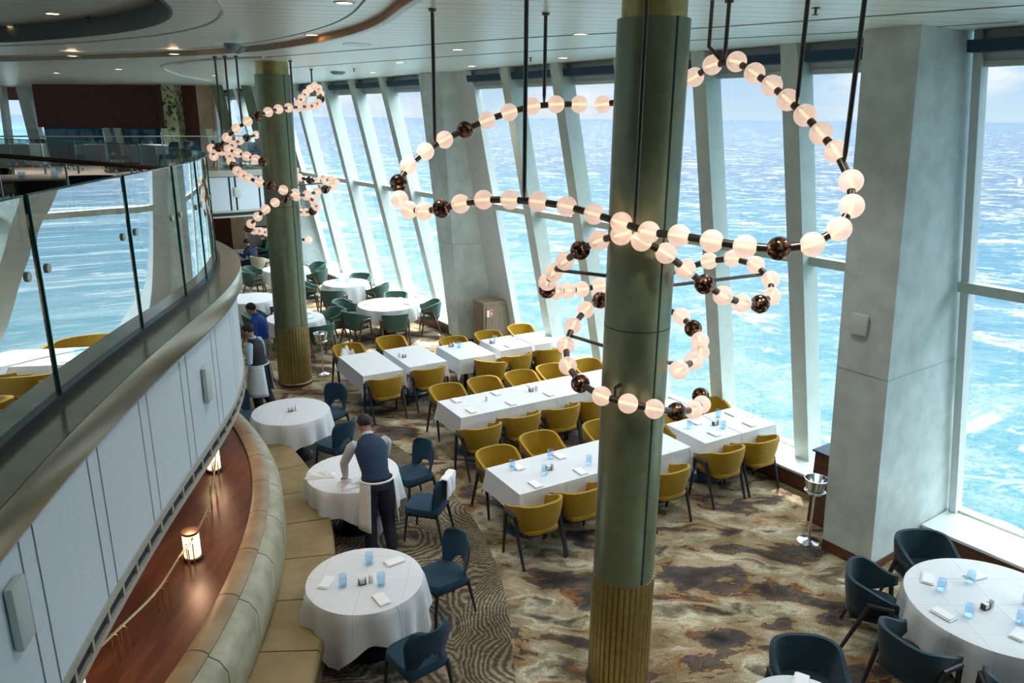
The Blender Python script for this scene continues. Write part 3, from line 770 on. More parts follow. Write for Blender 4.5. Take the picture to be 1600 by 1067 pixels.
# downlights
dl0 = None
DL = [(82, 21, .41, 'in the oval ceiling recess, right of the other one'), (20, 41, .41, 'in the oval ceiling recess, by the left edge of the photo'),
      (113, 87, 0, 'below the dark rim of the oval recess at upper left'), (272, 84, 0, 'left of the paired smoke detectors'), (538, 4, .07, 'at the top edge, left of the copper arc'),
      (487, 54, .07, 'just under the copper arc near the far column'), (715, 77, 0, 'right of the long hanging rod over the left of the chandelier'), (907, 53, 0, 'just left of the near column'),
      (737, 103, 0, 'close to the windows above the dark bronze globe'), (880, 90, 0, 'above the window left of the near column'), (625, 97, 0, 'above the slanted windows near the middle pillar'),
      (185, 108, 0, 'above the dark wood wall, right of the dome'), (88, 114, 0, 'above the dark wood wall at far left'), (336, 118, 0, 'above the light wood panel at the far end'), (583, 113, 0, 'beside the windows left of the middle pillar')]
for px, py, dz, tx in DL:
    p = onz(px, py, ZC + dz if dz != .41 else ZC + .27)
    z = p.z
    if dl0 is None:
        r = thing('downlight', 'warm round recessed downlight ' + tx, 'ceiling light', (p.x, p.y, z), 0, 'recessed ceiling downlights')
        bm = MB(); lathe(bm, [(.075, -.001), (.095, -.001), (.095, -.008), (.075, -.008)], 24, close=False); obj('trim_ring', bm, 'white_paint', r)
        bm = MB(); lathe(bm, [(.0, -.004), (.074, -.004)], 24, close=False); obj('lens', bm, 'down_light', r)
        dl0 = r
    else: r = dup(dl0, (p.x, p.y, z), 0, 'warm round recessed downlight ' + tx)
# spots for those lamps, plus extra ones added to brighten areas without a fixture
for i, (x, y) in enumerate([(-4.3, 7.7), (-1.4, 6.9), (-2.3, 9.5), (-.8, 11.4), (.74, 9.2), (-.8, 15), (-7, 13), (2.4, 7.5), (1.5, 4.6), (3.3, 5.2), (-.4, 4.2), (-3.6, 16.5), (-8, 21), (-14, 23.8), (-10.5, 24.2), (-6, 19), (0, 12.5), (-12, 19), (-16, 20)]):
    l = bpy.data.lights.new('downlight_lamp', 'SPOT'); lo_ = bpy.data.objects.new('downlight_lamp', l); COL.objects.link(lo_)
    lo_.location = (x, y, 5.93); l.energy = 90; l.color = (1.0, 0.95, 0.88); l.spot_size = math.radians(105); l.spot_blend = 1.0; l.shadow_soft_size = 0.10

# sprinklers, detectors, vent
sp0 = None
for px, py, tx in ((829, 90, 'above the middle window'), (1275, 12, 'between the two right-hand hanging rods'), (553, 107, 'beside the dark ceiling speaker'), (131, 86, 'below the oval recess'), (137, 27, 'inside the oval recess')):
    z = ZC + .27 if tx.startswith('inside') else ZC
    p = onz(px, py, z)
    if sp0 is None:
        bm = MB(); lathe(bm, [(.03, 0), (.035, -.008), (.012, -.012), (.010, -.05), (.026, -.055), (.026, -.06)], 12)
        sp0 = tag(obj('sprinkler', bm, 'bronze_trim', None, True, (p.x, p.y, z)), 'small dark ceiling sprinkler ' + tx, 'sprinkler', 'ceiling sprinklers')
    else:
        o = sp0.copy(); COL.objects.link(o); o.location = (p.x, p.y, z); o['label'] = 'small dark ceiling sprinkler ' + tx
for px, py, r_, tx in ((362, 68, .10, 'left one of the pair'), (371, 72, .10, 'right one of the pair')):
    p = onz(px, py, ZC)
    bm = MB(); lathe(bm, [(r_, 0), (r_, -.03), (r_ * .8, -.075), (r_ * .35, -.095), (.005, -.10)], 24)
    tag(obj('smoke_detector', bm, 'plastic_grey', None, True, (p.x, p.y, ZC)), 'grey domed smoke detector on the ceiling, ' + tx, 'smoke detector', 'paired smoke detectors')
p = onz(528, 112, ZC); bm = MB(); lathe(bm, [(.16, 0), (.16, -.02), (.11, -.06), (.005, -.06)], 24)
tag(obj('ceiling_speaker', bm, 'plastic_grey', None, True, (p.x, p.y, ZC)), 'grey shallow round speaker on the ceiling right of the far column', 'speaker')
p = onz(558, 69, ZC); bm = MB(); lathe(bm, [(.17, 0), (.19, -.006), (.19, 0)], 32, close=False)
tag(obj('access_hatch', bm, 'white_paint', None, True, (p.x, p.y, ZC)), 'flat round access hatch in the ceiling below the copper arc', 'hatch')

# ================================================================== round columns
def column(c, r, label, topz):
    t = thing('column', label, 'column', (c[0], c[1], 0))
    bm = MB(); lathe(bm, [(r, 1.18), (r, 5.79)], 64); obj('shaft', bm, 'column_green', t, True)
    # seams
    bm = MB(); a = math.atan2(-c[1], -c[0]) + math.radians(38)
    box(bm, (math.cos(a) * r, math.sin(a) * r, 3.49), (.008, .014, 4.60), a)
    lathe(bm, [(r + .0015, 3.48), (r + .0015, 3.488)], 64, close=False)
    obj('seam', bm, 'seam_dark', t)
    # fluted gilt base
    bm = MB(); n = 34; rr = []
    for z in (0.06, 1.18):
        ring = []
        for k in range(n):
            for q, dr in ((0, .002), (.25, .014), (.55, .018), (.85, .014)):
                an = 2 * PI * (k + q) / n; ring.append(bm.verts.new(((r + dr - .006) * math.cos(an), (r + dr - .006) * math.sin(an), z)))
        rr.append(ring)
    N_ = len(rr[0])
    for k in range(N_): bm.faces.new((rr[0][k], rr[0][(k + 1) % N_], rr[1][(k + 1) % N_], rr[1][k]))
    bm.faces.new(rr[1]); obj('fluted_base', bm, 'gold', t, True)
    bm = MB(); lathe(bm, [(r + .03, 0), (r + .03, .05), (r + .012, .07)], 64); obj('foot_ring', bm, 'bronze_trim', t, True)
    bm = MB(); lathe(bm, [(r - .03, 5.78), (r - .03, 6.02)], 64); obj('gilt_collar', bm, 'gold', t, True)
    return t
column((1.02, 6.02), .268, 'near round grey-green column with a fluted gilt base in the middle of the room', 6)
column((-4.30, 14.34), .31, 'far round grey-green column with a fluted gilt base, at the left of the room', 6)

# ================================================================== balcony (upper deck)
ZD = 3.45
cap = smooth_curve([(-1.75, .6), (-1.98, 1.7), (-2.22, 2.97), (-2.36, 3.7), (-2.50, 4.6), (-2.62, 5.58), (-2.72, 6.6), (-2.84, 7.5), (-3.06, 8.43), (-3.40, 9.35), (-3.95, 10.25), (-4.8, 11.3), (-5.9, 12.3), (-7.6, 13.4), (-10.2, 14.8), (-13.8, 16.2)], .1, 1)
# travel is away from the camera, so + offset is to the right (outboard of the deck)
bm = MB(); poly_slab(bm, [(p.x, p.y) for p in offset(cap, -.28)] + [(-22, 17.5), (-22, .6)], 2.30, ZD - .01, 0, 1, 2)
struct('floor_balcony', bm, ['deck_floor', 'shoe_black', 'white_paint'])
bm = MB(); sweep(bm, cap, [(-.32, ZD - .03), (-.32, ZD), (0, ZD), (0, ZD - .03)])
struct('trim_balcony_cap', bm, 'cap_top', smooth=True)
bm = MB(); sweep(bm, cap, [(.004, ZD - .001), (.004, ZD - .20), (-.02, ZD - .24), (-.06, ZD - .24), (-.06, ZD - .03), (-.001, ZD - .03)])
struct('trim_balcony_edge', bm, 'cap_metal', smooth=True)
# fascia backing and panels
wb = None
bm = MB(); sweep(bm, cap, [(-.09, 2.16), (-.09, ZD - .2), (-.16, ZD - .2), (-.16, 2.16)])
wb = struct('wall_balcony_front', bm, 'fascia_gap')
fine = resample(cap, .02)
step = .02; i = 4; wide = True
while i < len(fine) - 5:
    wlen = .74 if wide else .15
    j = min(len(fine) - 1, i + int(wlen / step))
    sub = fine[i:j + 1]
    if len(sub) > 2:
        if len(sub) > 12: sub = resample(sub, .07)
        bm = MB(); sweep(bm, sub, [(-.075, 2.205), (-.075, ZD - .23), (-.089, ZD - .23), (-.089, 2.205)])
        obj('panel', bm, 'fascia_panel', wb, True)
    i = j + 1; wide = not wide
bm = MB(); sweep(bm, cap, [(-.06, 2.155), (-.06, 2.205), (-.12, 2.205), (-.12, 2.155)]); sweep(bm, cap, [(-.06, 2.03), (-.06, 2.075), (-.12, 2.075), (-.12, 2.03)])
lt = struct('trim_balcony_lower', bm, 'beige_trim', smooth=True)
bm = MB(); sweep(bm, cap, [(-.08, 2.07), (-.08, 2.16), (-.12, 2.16), (-.12, 2.07)]); obj('air_slot', bm, 'fascia_gap', lt)
bm = MB(); dv = resample(cap, .27)
for k, p in enumerate(dv[1:-1]):
    d = dv[k + 2] - dv[k]; a = math.atan2(d.y, d.x)
    q = offset([dv[k], p, dv[k + 2]], -.075)[1]
    box(bm, (q.x, q.y, 2.115), (.03, .03, .09), a)
obj('slot_divider', bm, 'beige_trim', lt)
bm = MB(); poly_slab(bm, [(p.x, p.y) for p in offset(cap, -.1)] + [(-22, 17.5), (-22, .6)], 2.02, 2.04)
struct('ceiling_under_balcony', bm, 'white_paint')

# glass balustrade
gl_c = offset(resample(cap, .05), -.25)
bal = thing('balustrade', 'curved frameless glass balustrade along the near balcony, reflecting the sea', 'glass balustrade', (gl_c[0].x, gl_c[0].y, ZD))
bp_ = Vector((gl_c[0].x, gl_c[0].y, ZD))
joints_px = [(97, 625), (236, 522), (292, 471), (334, 441), (352, 415)]
jp = []
for p in joints_px:
    w = onz(*p, ZD); jp.append(min(range(len(gl_c)), key=lambda k: (gl_c[k] - Vector((w.x, w.y))).length))
st_ = jp[1] - jp[0]
idx = [max(0, jp[0] - 2 * st_), max(0, jp[0] - st_)] + jp[:4]
while idx[-1] + 20 < len(gl_c) - 1: idx.append(idx[-1] + 20)
idx = sorted(set(idx)); 
if idx[0] > 10: idx = [0] + idx
for a, b in zip(idx, idx[1:]):
    if b - a < 4: continue
    C = [p - Vector((bp_.x, bp_.y)) for p in gl_c[a:b]]
    bm = MB()
    o0 = offset(C, 0)
    cols = [(bm.verts.new((p.x, p.y, -.02)), bm.verts.new((p.x, p.y, 1.21))) for p in o0]
    for q, r in zip(cols, cols[1:]): bm.faces.new((q[0], r[0], r[1], q[1]))
    obj('glass_panel', bm, 'balustrade_glass', bal, True)
    bm = MB()
    e0 = C[0]; d = (C[1] - C[0]); an = math.atan2(d.y, d.x)
    box(bm, (e0.x, e0.y, .60), (.008, .018, 1.22), an)
    e1 = C[-1]
    tube(bm, [(p.x, p.y, 1.212) for p in C[::3] + [C[-1]]], .007, 6)
    obj('glass_edge', bm, 'glass_edge', bal)
    if a > 0:
        for sgn in (-3, 2):
            k = max(0, min(len(gl_c) - 2, a + sgn)); p = gl_c[k]; d = gl_c[k + 1] - gl_c[k]; nr = Vector((d.y, -d.x, 0)).normalized()
            c0 = Vector((p.x, p.y, 0)) - Vector((bp_.x, bp_.y, 0)) + Vector((0, 0, .78))
            bm = MB(); tube(bm, [c0 - nr * .008, c0 + nr * .012], .028, 20); obj('disc_clamp', bm, 'clamp_pale', bal, True)
bm = MB(); sweep(bm, [p - Vector((bp_.x, bp_.y)) for p in gl_c], [(-.03, 0), (-.03, .05), (.03, .05), (.03, 0)]); obj('base_shoe', bm, 'shoe_black', bal)

# things on the balcony deck
def lowball_glass(name, p, label, group, h=.10, r=.036, mat='tumbler_blue'):
    bm = MB(); lathe(bm, [(r * .82, .006), (r * .86, .0), (r * .95, h * .5), (r, h), (r - .004, h), (r * .82, .012), (.001, .012)], 20, close=False)
    return tag(obj(name, bm, mat, None, True, p), label, 'glass', group)
tz = ZD + .76
c = Vector((-7.3, 11.7))
t = thing('lounge_table', 'long dining table with a peach top beside the near balcony glass', 'table', (-7.35, 11.35, ZD - .01), math.radians(20))
bm = MB(); box(bm, (0, 0, .745), (3.2, 1.0, .04), bevel=.015); obj('table_top', bm, 'table_peach', t)
bm = MB(); box(bm, (0, 0, .64), (3.1, .92, .17), bevel=.02); obj('apron', bm, 'beige_trim', t)
for x in (-1.0, 1.0):
    bm = MB(); lathe(bm, [(.25, 0), (.25, .02), (.05, .04), (.04, .56)], 20, (x, 0, 0)); obj('pedestal', bm, 'pedestal_black', t, True)
for k, (px, py, tx) in enumerate(((35, 281, 'leftmost of the three on the balcony table'), (93, 272, 'right one at the back of the balcony table'), (86, 297, 'nearest the glass balustrade'))):
    p = onz(px, py, ZD + .755) if k < 2 else Vector((-6.55, 11.1, ZD + .755))
    lowball_glass('water_glass', (p.x, p.y, ZD + .756), 'short clear blue-tinted glass, ' + tx, 'glasses on the balcony table', .11, .045)

# far edge of the deck, glass, handrail
rail_a, rail_b = onz(-40, 240, 4.62), onz(250, 263, 4.5)
hr = thing('handrail', 'dark red-brown wooden handrail with brass brackets crossing the near balcony', 'handrail', (rail_b.x, rail_b.y, 4.5))
bm = MB(); d = rail_a - rail_b; tube(bm, [Vector((0, 0, 0)), Vector((d.x, d.y, d.z))], .028, 12); obj('rail', bm, 'wood_rail', hr, True)
for f in (.12, .3, .5, .72):
    q = Vector((d.x, d.y, d.z)) * f
    bm = MB(); tube(bm, [q, q + Vector((0, 0, -.05)), q + Vector((0, .06, -.08))], .008, 8); ball(bm, q + Vector((0, .06, -.08)), .02, 10, 6); obj('bracket', bm, 'brass', hr, True)
for f in (.15, .5, .88):
    q = Vector((d.x, d.y, d.z)) * f
    bm = MB(); tube(bm, [(q.x, q.y, -1.06), (q.x, q.y, q.z - .02)], .014, 10); obj('post', bm, 'steel', hr, True)

# far deck
fd = smooth_curve([(-22, 20.6), (-17, 21.2), (-13.2, 21.9), (-10.6, 22.7), (-9.0, 23.5), (-7.9, 24.4), (-6.95, 25.25)], .15, 1)
bm = MB(); poly_slab(bm, [(p.x, p.y) for p in offset(fd, -.07)] + [(Wp(30, -.05, 0).x, Wp(30, -.05, 0).y), (-22, 33)], 2.3, ZD)
struct('floor_far_balcony', bm, ['deck_floor'])
bm = MB(); sweep(bm, fd, [(.03, ZD - .16), (.03, ZD + .02), (-.1, ZD + .02), (-.1, ZD - .16)])
struct('trim_far_balcony_cap', bm, 'beige_trim')
bm = MB(); sweep(bm, fd, [(-.02, 2.2), (-.02, ZD - .16), (-.06, ZD - .16), (-.06, 2.2)])
wf = struct('wall_far_balcony_front', bm, 'fascia_gap')
ffine = resample(fd, .03); i = 2; wide = True
while i < len(ffine) - 3:
    j = min(len(ffine) - 1, i + (24 if wide else 5)); sub = ffine[i:j]
    if len(sub) > 2:
        bm = MB(); sweep(bm, sub, [(.0, 2.26), (.0, ZD - .18), (-.019, ZD - .18), (-.019, 2.26)]); obj('panel', bm, 'fascia_panel', wf, True)
    i = j + 1; wide = not wide
bm = MB(); sweep(bm, fd, [(.03, 2.20), (.03, 2.26), (-.05, 2.26), (-.05, 2.20)]); sweep(bm, fd, [(.03, 2.05), (.03, 2.10), (-.05, 2.10), (-.05, 2.05)])
lt2 = struct('trim_far_balcony_lower', bm, 'beige_trim')
bm = MB(); sweep(bm, fd, [(.01, 2.09), (.01, 2.21), (-.05, 2.21), (-.05, 2.09)]); obj('air_slot', bm, 'fascia_gap', lt2)
fb = thing('balustrade', 'straight glass balustrade with slim posts along the far balcony', 'glass balustrade', (fd[0].x, fd[0].y, ZD))
b0 = Vector((fd[0].x, fd[0].y))
gc = offset(fd, -.12)
for a in range(0, len(gc) - 6, 10):
    C = [p - b0 for p in gc[a:a + 10]]
    bm = MB(); cols = [(bm.verts.new((p.x, p.y, .02)), bm.verts.new((p.x, p.y, 1.22))) for p in C]
    for q, r in zip(cols, cols[1:]): bm.faces.new((q[0], r[0], r[1], q[1]))
    obj('glass_panel', bm, 'far_glass', fb)
    bm = MB(); tube(bm, [(C[0].x, C[0].y, 0), (C[0].x, C[0].y, 1.15)], .016, 8); obj('post', bm, 'steel', fb)
bm = MB(); tube(bm, [((p - b0).x, (p - b0).y, 1.03) for p in gc], .02, 8); obj('top_rail', bm, 'beige_trim', fb, True)

# side and back of the room, out of the photo but closing it in
for nm, a, b, h_ in [('wall_back', Vector((-22, -3.2, 0)), Vector((13.4, -3.2, 0)), 6.3), ('wall_left', Vector((-22, 26.0, 0)), Vector((-22, -3.2, 0)), 4.5)]:
    d = (b - a).normalized(); nr = Vector((d.y, -d.x, 0)) * .15
    bm = MB(); hexa(bm, [a, b, b + nr, a + nr], [v + Vector((0, 0, h_)) for v in (a, b, b + nr, a + nr)])
    struct(nm, bm, 'wall_taupe')
# end walls of both levels
def wallbox(name, x0, x1, y0, y1, z0, z1, mat_, th=.12):
    bm = MB(); a = Vector((x0, y0, 0)); b = Vector((x1, y1, 0)); d = (b - a).normalized(); nr = Vector((d.y, -d.x, 0)) * -th
    hexa(bm, [a + Vector((0, 0, z0)), b + Vector((0, 0, z0)), b + nr + Vector((0, 0, z0)), a + nr + Vector((0, 0, z0))],
         [a + Vector((0, 0, z1)), b + Vector((0, 0, z1)), b + nr + Vector((0, 0, z1)), a + nr + Vector((0, 0, z1))])
    return struct(name, bm, mat_)
YW = 26.0
def xw(px, py=150, y=YW):
    d = cF * FOC + cR * (px - 800) - cU * (py - 533.5); return d.x / d.y * y
wallbox('wall_dark_wood', xw(52), xw(258), YW, YW, 4.66, ZC, 'wood_dark')
wallbox('wall_niche', xw(60), xw(258), YW + .02, YW + .02, ZD, 4.66, 'blue_booth', .1)
wallbox('wall_mural', xw(263), xw(284), YW - .5, YW - .5, ZD, ZC, 'mural_panel', .5)
wallbox('wall_dark_wood_right', xw(284), xw(307), YW, YW, ZD, ZC, 'wood_dark')
wallbox('wall_light_wood', xw(307), xw(333), YW, YW, ZD, ZC, 'wood_light')
wallbox('trim_mural_left', xw(258), xw(263), YW - .55, YW - .55, ZD, ZC, 'brown_dark', .5)
wallbox('wall_lower_dark', -16, xw(363, 370), YW, YW, 0, 2.1, 'wood_dark')
wallbox('wall_lower_light', xw(363, 370), xw(384, 370), YW - .01, YW - .01, 0, 2.1, 'wood_light')
wallbox('wall_end_right', xw(384, 370), xw(440, 370), YW + .1, YW + .1, 0, 2.1, 'white_paint')
wallbox('wall_header_left', -22, xw(52), YW + 3, YW + 3, 5.55, ZC, 'wood_dark')
# slanted window frame at the far left of the upper deck
bm = MB()
yl = 28.
for (pa, pb, w_) in (((24, 137), (46, 205), .40), ((-4, 137), (3, 205), .14)):
    a = Vector((xw(pa[0], pa[1], yl), yl, 6.0)); b = Vector((xw(pb[0], pb[1], yl), yl, ZD))
    hexa(bm, [b, b + Vector((w_, 0, 0)), b + Vector((w_, .3, 0)), b + Vector((0, .3, 0))], [a, a + Vector((w_, 0, 0)), a + Vector((w_, .3, 0)), a + Vector((0, .3, 0))])
struct('trim_far_left_window', bm, 'fin_paint')
bm = MB(); hexa(bm, [(-22, yl, ZD), (-15, yl, ZD), (-15, yl + .2, ZD), (-22, yl + .2, ZD)], [(-22, yl, ZD + .5), (-15, yl, ZD + .5), (-15, yl + .2, ZD + .5), (-22, yl + .2, ZD + .5)])
struct('wall_far_left_sill', bm, 'white_paint')
# slanted frames right of the light wood panel
bm = MB()
for (pa, pb, w_) in (((329, 132), (352, 205), .26), ((376, 130), (400, 205), .22)):
    y_ = 25.6
    a = Vector((xw(pa[0], pa[1], y_), y_, 6.0)); b = Vector((xw(pb[0], pb[1], y_), y_, 4.0))
    hexa(bm, [b, b + Vector((w_, 0, 0)), b + Vector((w_, .3, 0)), b + Vector((0, .3, 0))], [a, a + Vector((w_, 0, 0)), a + Vector((w_, .3, 0)), a + Vector((0, .3, 0))])
struct('trim_far_end_fins', bm, 'column_green')

# ================================================================== banquette and lamp ledge
Bc = smooth_curve([(-2.55, 2.6), (-2.42, 3.9), (-2.34, 4.96), (-2.36, 5.87), (-2.49, 6.9), (-2.74, 7.9), (-3.2, 9.0), (-3.95, 10.2), (-4.9, 11.2)], .05, 1)
bq = thing('banquette', 'long curved tan leather banquette below the balcony', 'banquette', (0, 0, 0))
bm = MB(); sweep(bm, Bc, [(.0, .0), (.60, .0), (.60, .30), (.0, .30)]); obj('plinth', bm, 'leather_seat', bq)
n = len(Bc)
k = 4
while k < n - 4:
    j = min(n - 1, k + 15)
    C = list(Bc[k:j + 1]); C[0] = C[0].lerp(C[1], .12); C[-1] = C[-1].lerp(C[-2], .12)
    bm = MB(); sweep(bm, C[0:], [(.01, .30), (.62, .30), (.645, .33), (.645, .43), (.62, .46), (.01, .465)])
    bmesh.ops.bevel(bm, geom=[e for e in bm.edges if e.calc_face_angle(0) > 1.0], offset=.012, segments=2, affect='EDGES')
    obj('seat_cushion', bm, 'leather_seat', bq, True)
    C2 = C
    bm = MB(); sweep(bm, C2, [(.0, .46), (.10, .47), (.13, .55), (.12, .88), (.06, .98), (-.02, 1.02), (-.12, 1.03), (-.12, .46)])
    bmesh.ops.bevel(bm, geom=[e for e in bm.edges if e.calc_face_angle(0) > 1.0], offset=.010, segments=2, affect='EDGES')
    obj('back_cushion', bm, 'leather_back', bq, True)
    bm = MB(); sweep(bm, C2, [(-.20, .98), (-.03, .98), (-.02, 1.045), (-.07, 1.075), (-.15, 1.08), (-.20, 1.06)])
    obj('top_roll', bm, 'leather_roll', bq, True)
    k = j
bm = MB(); poly_slab(bm, [(p.x, p.y) for p in offset(Bc, -.20)] + [(p.x, p.y) for p in offset(Bc, -1.35)[::-1]], .95, 1.03)
sh = tag(obj('lamp_shelf', bm, 'wood_ledge'), 'curved reddish-brown wooden shelf behind the tan banquette', 'shelf')
bm = MB(); sweep(bm, Bc, [(-.21, .9), (-.19, .9), (-.19, 1.05), (-.21, 1.05)]); obj('dark_edge', bm, 'seam_dark', sh)
bm = MB(); sweep(bm, Bc, [(-1.3, 0), (-.25, 0), (-.25, .95), (-1.3, .95)]); obj('shelf_carcass', bm, 'wood_base', sh)
# booth on the inner side
bb = thing('booth_seat', 'tan leather booth backrest on the inner side of the lamp shelf', 'banquette', (0, 0, 0))
k = 2
while k < n - 4:
    j = min(n - 1, k + 15); C = Bc[k:j + 1]
    bm = MB(); sweep(bm, C, [(-1.53, .3), (-1.36, .3), (-1.34, .98), (-1.38, 1.07), (-1.46, 1.10), (-1.53, 1.05)]); obj('back_cushion', bm, 'leather_roll', bb, True)
    k = j + 1
# brass rail
rp = [onz(*p, 1.28) for p in ((60, 1110), (140, 1027), (197, 972), (245, 924), (280, 870), (296, 848), (311, 823), (328, 784), (335, 736), (336, 700))]
rc = smooth_curve([(p.x, p.y) for p in rp], .1, 1)
br = thing('gallery_rail', 'slim brass gallery rail on thin legs along the wooden lamp shelf', 'rail', (rc[0].x, rc[0].y, 1.03))
b0 = rc[0]
bm = MB(); tube(bm, [((p - b0).x, (p - b0).y, .25) for p in rc], .011, 8); obj('rail', bm, 'brass', br, True)
for k in range(2, len(rc) - 1, 6):
    for q in (k, k + 1):
        if q >= len(rc) - 1: continue
        p = rc[q] - b0; d = (rc[q + 1] - rc[q]).normalized(); nr = Vector((d.y, -d.x))
        bm = MB()
        tube(bm, [(p.x, p.y, .25), (p.x + nr.x * .03, p.y + nr.y * .03, .24), (p.x + nr.x * .03, p.y + nr.y * .03, .0)], .005, 6)
        tube(bm, [(p.x, p.y, .25), (p.x - nr.x * .03, p.y - nr.y * .03, .24), (p.x - nr.x * .03, p.y - nr.y * .03, .0)], .005, 6)
        obj('leg', bm, 'brass', br, True)
lamp0 = None
for px, py, tx in ((302, 872, 'middle one, fully visible on the shelf'), (335, 735, 'farthest one, partly hidden by the balcony edge'), (118, 1085, 'nearest one, cut by the bottom of the photo')):
    p = onz(px, py, 1.03)
    if lamp0 is None:
        r = thing('table_lamp', 'glowing ribbed cylinder lamp with dark cap, ' + tx, 'lamp', (p.x, p.y, 1.03), 0, 'ribbed lamps on the wooden shelf')
        bm = MB(); lathe(bm, [(.095, 0), (.095, .03), (.08, .035)], 32); obj('lamp_base', bm, 'brown_dark', r, True)
        bm = MB(); rr = []
        for z in (.035, .27):
            rr.append([bm.verts.new(((.072 + .004 * (k % 2)) * math.cos(2 * PI * k / 48), (.072 + .004 * (k % 2)) * math.sin(2 * PI * k / 48), z)) for k in range(48)])
        for k in range(48): bm.faces.new((rr[0][k], rr[0][(k + 1) % 48], rr[1][(k + 1) % 48], rr[1][k]))
        obj('lamp_shade', bm, 'lamp_shade', r)
        bm = MB(); lathe(bm, [(.076, .27), (.08, .275), (.08, .295), (.002, .30)], 32); obj('lamp_cap', bm, 'brown_dark', r, True)
        lamp0 = r
    else: r = dup(lamp0, (p.x, p.y, 1.03), 0, 'glowing ribbed cylinder lamp with dark cap, ' + tx)
    l = bpy.data.lights.new('shelf_lamp_light', 'POINT'); lo_ = bpy.data.objects.new('shelf_lamp_light', l); COL.objects.link(lo_)
    lo_.location = (p.x + .0, p.y, 1.42); l.energy = 5; l.color = (1, .6, .35); l.shadow_soft_size = .08

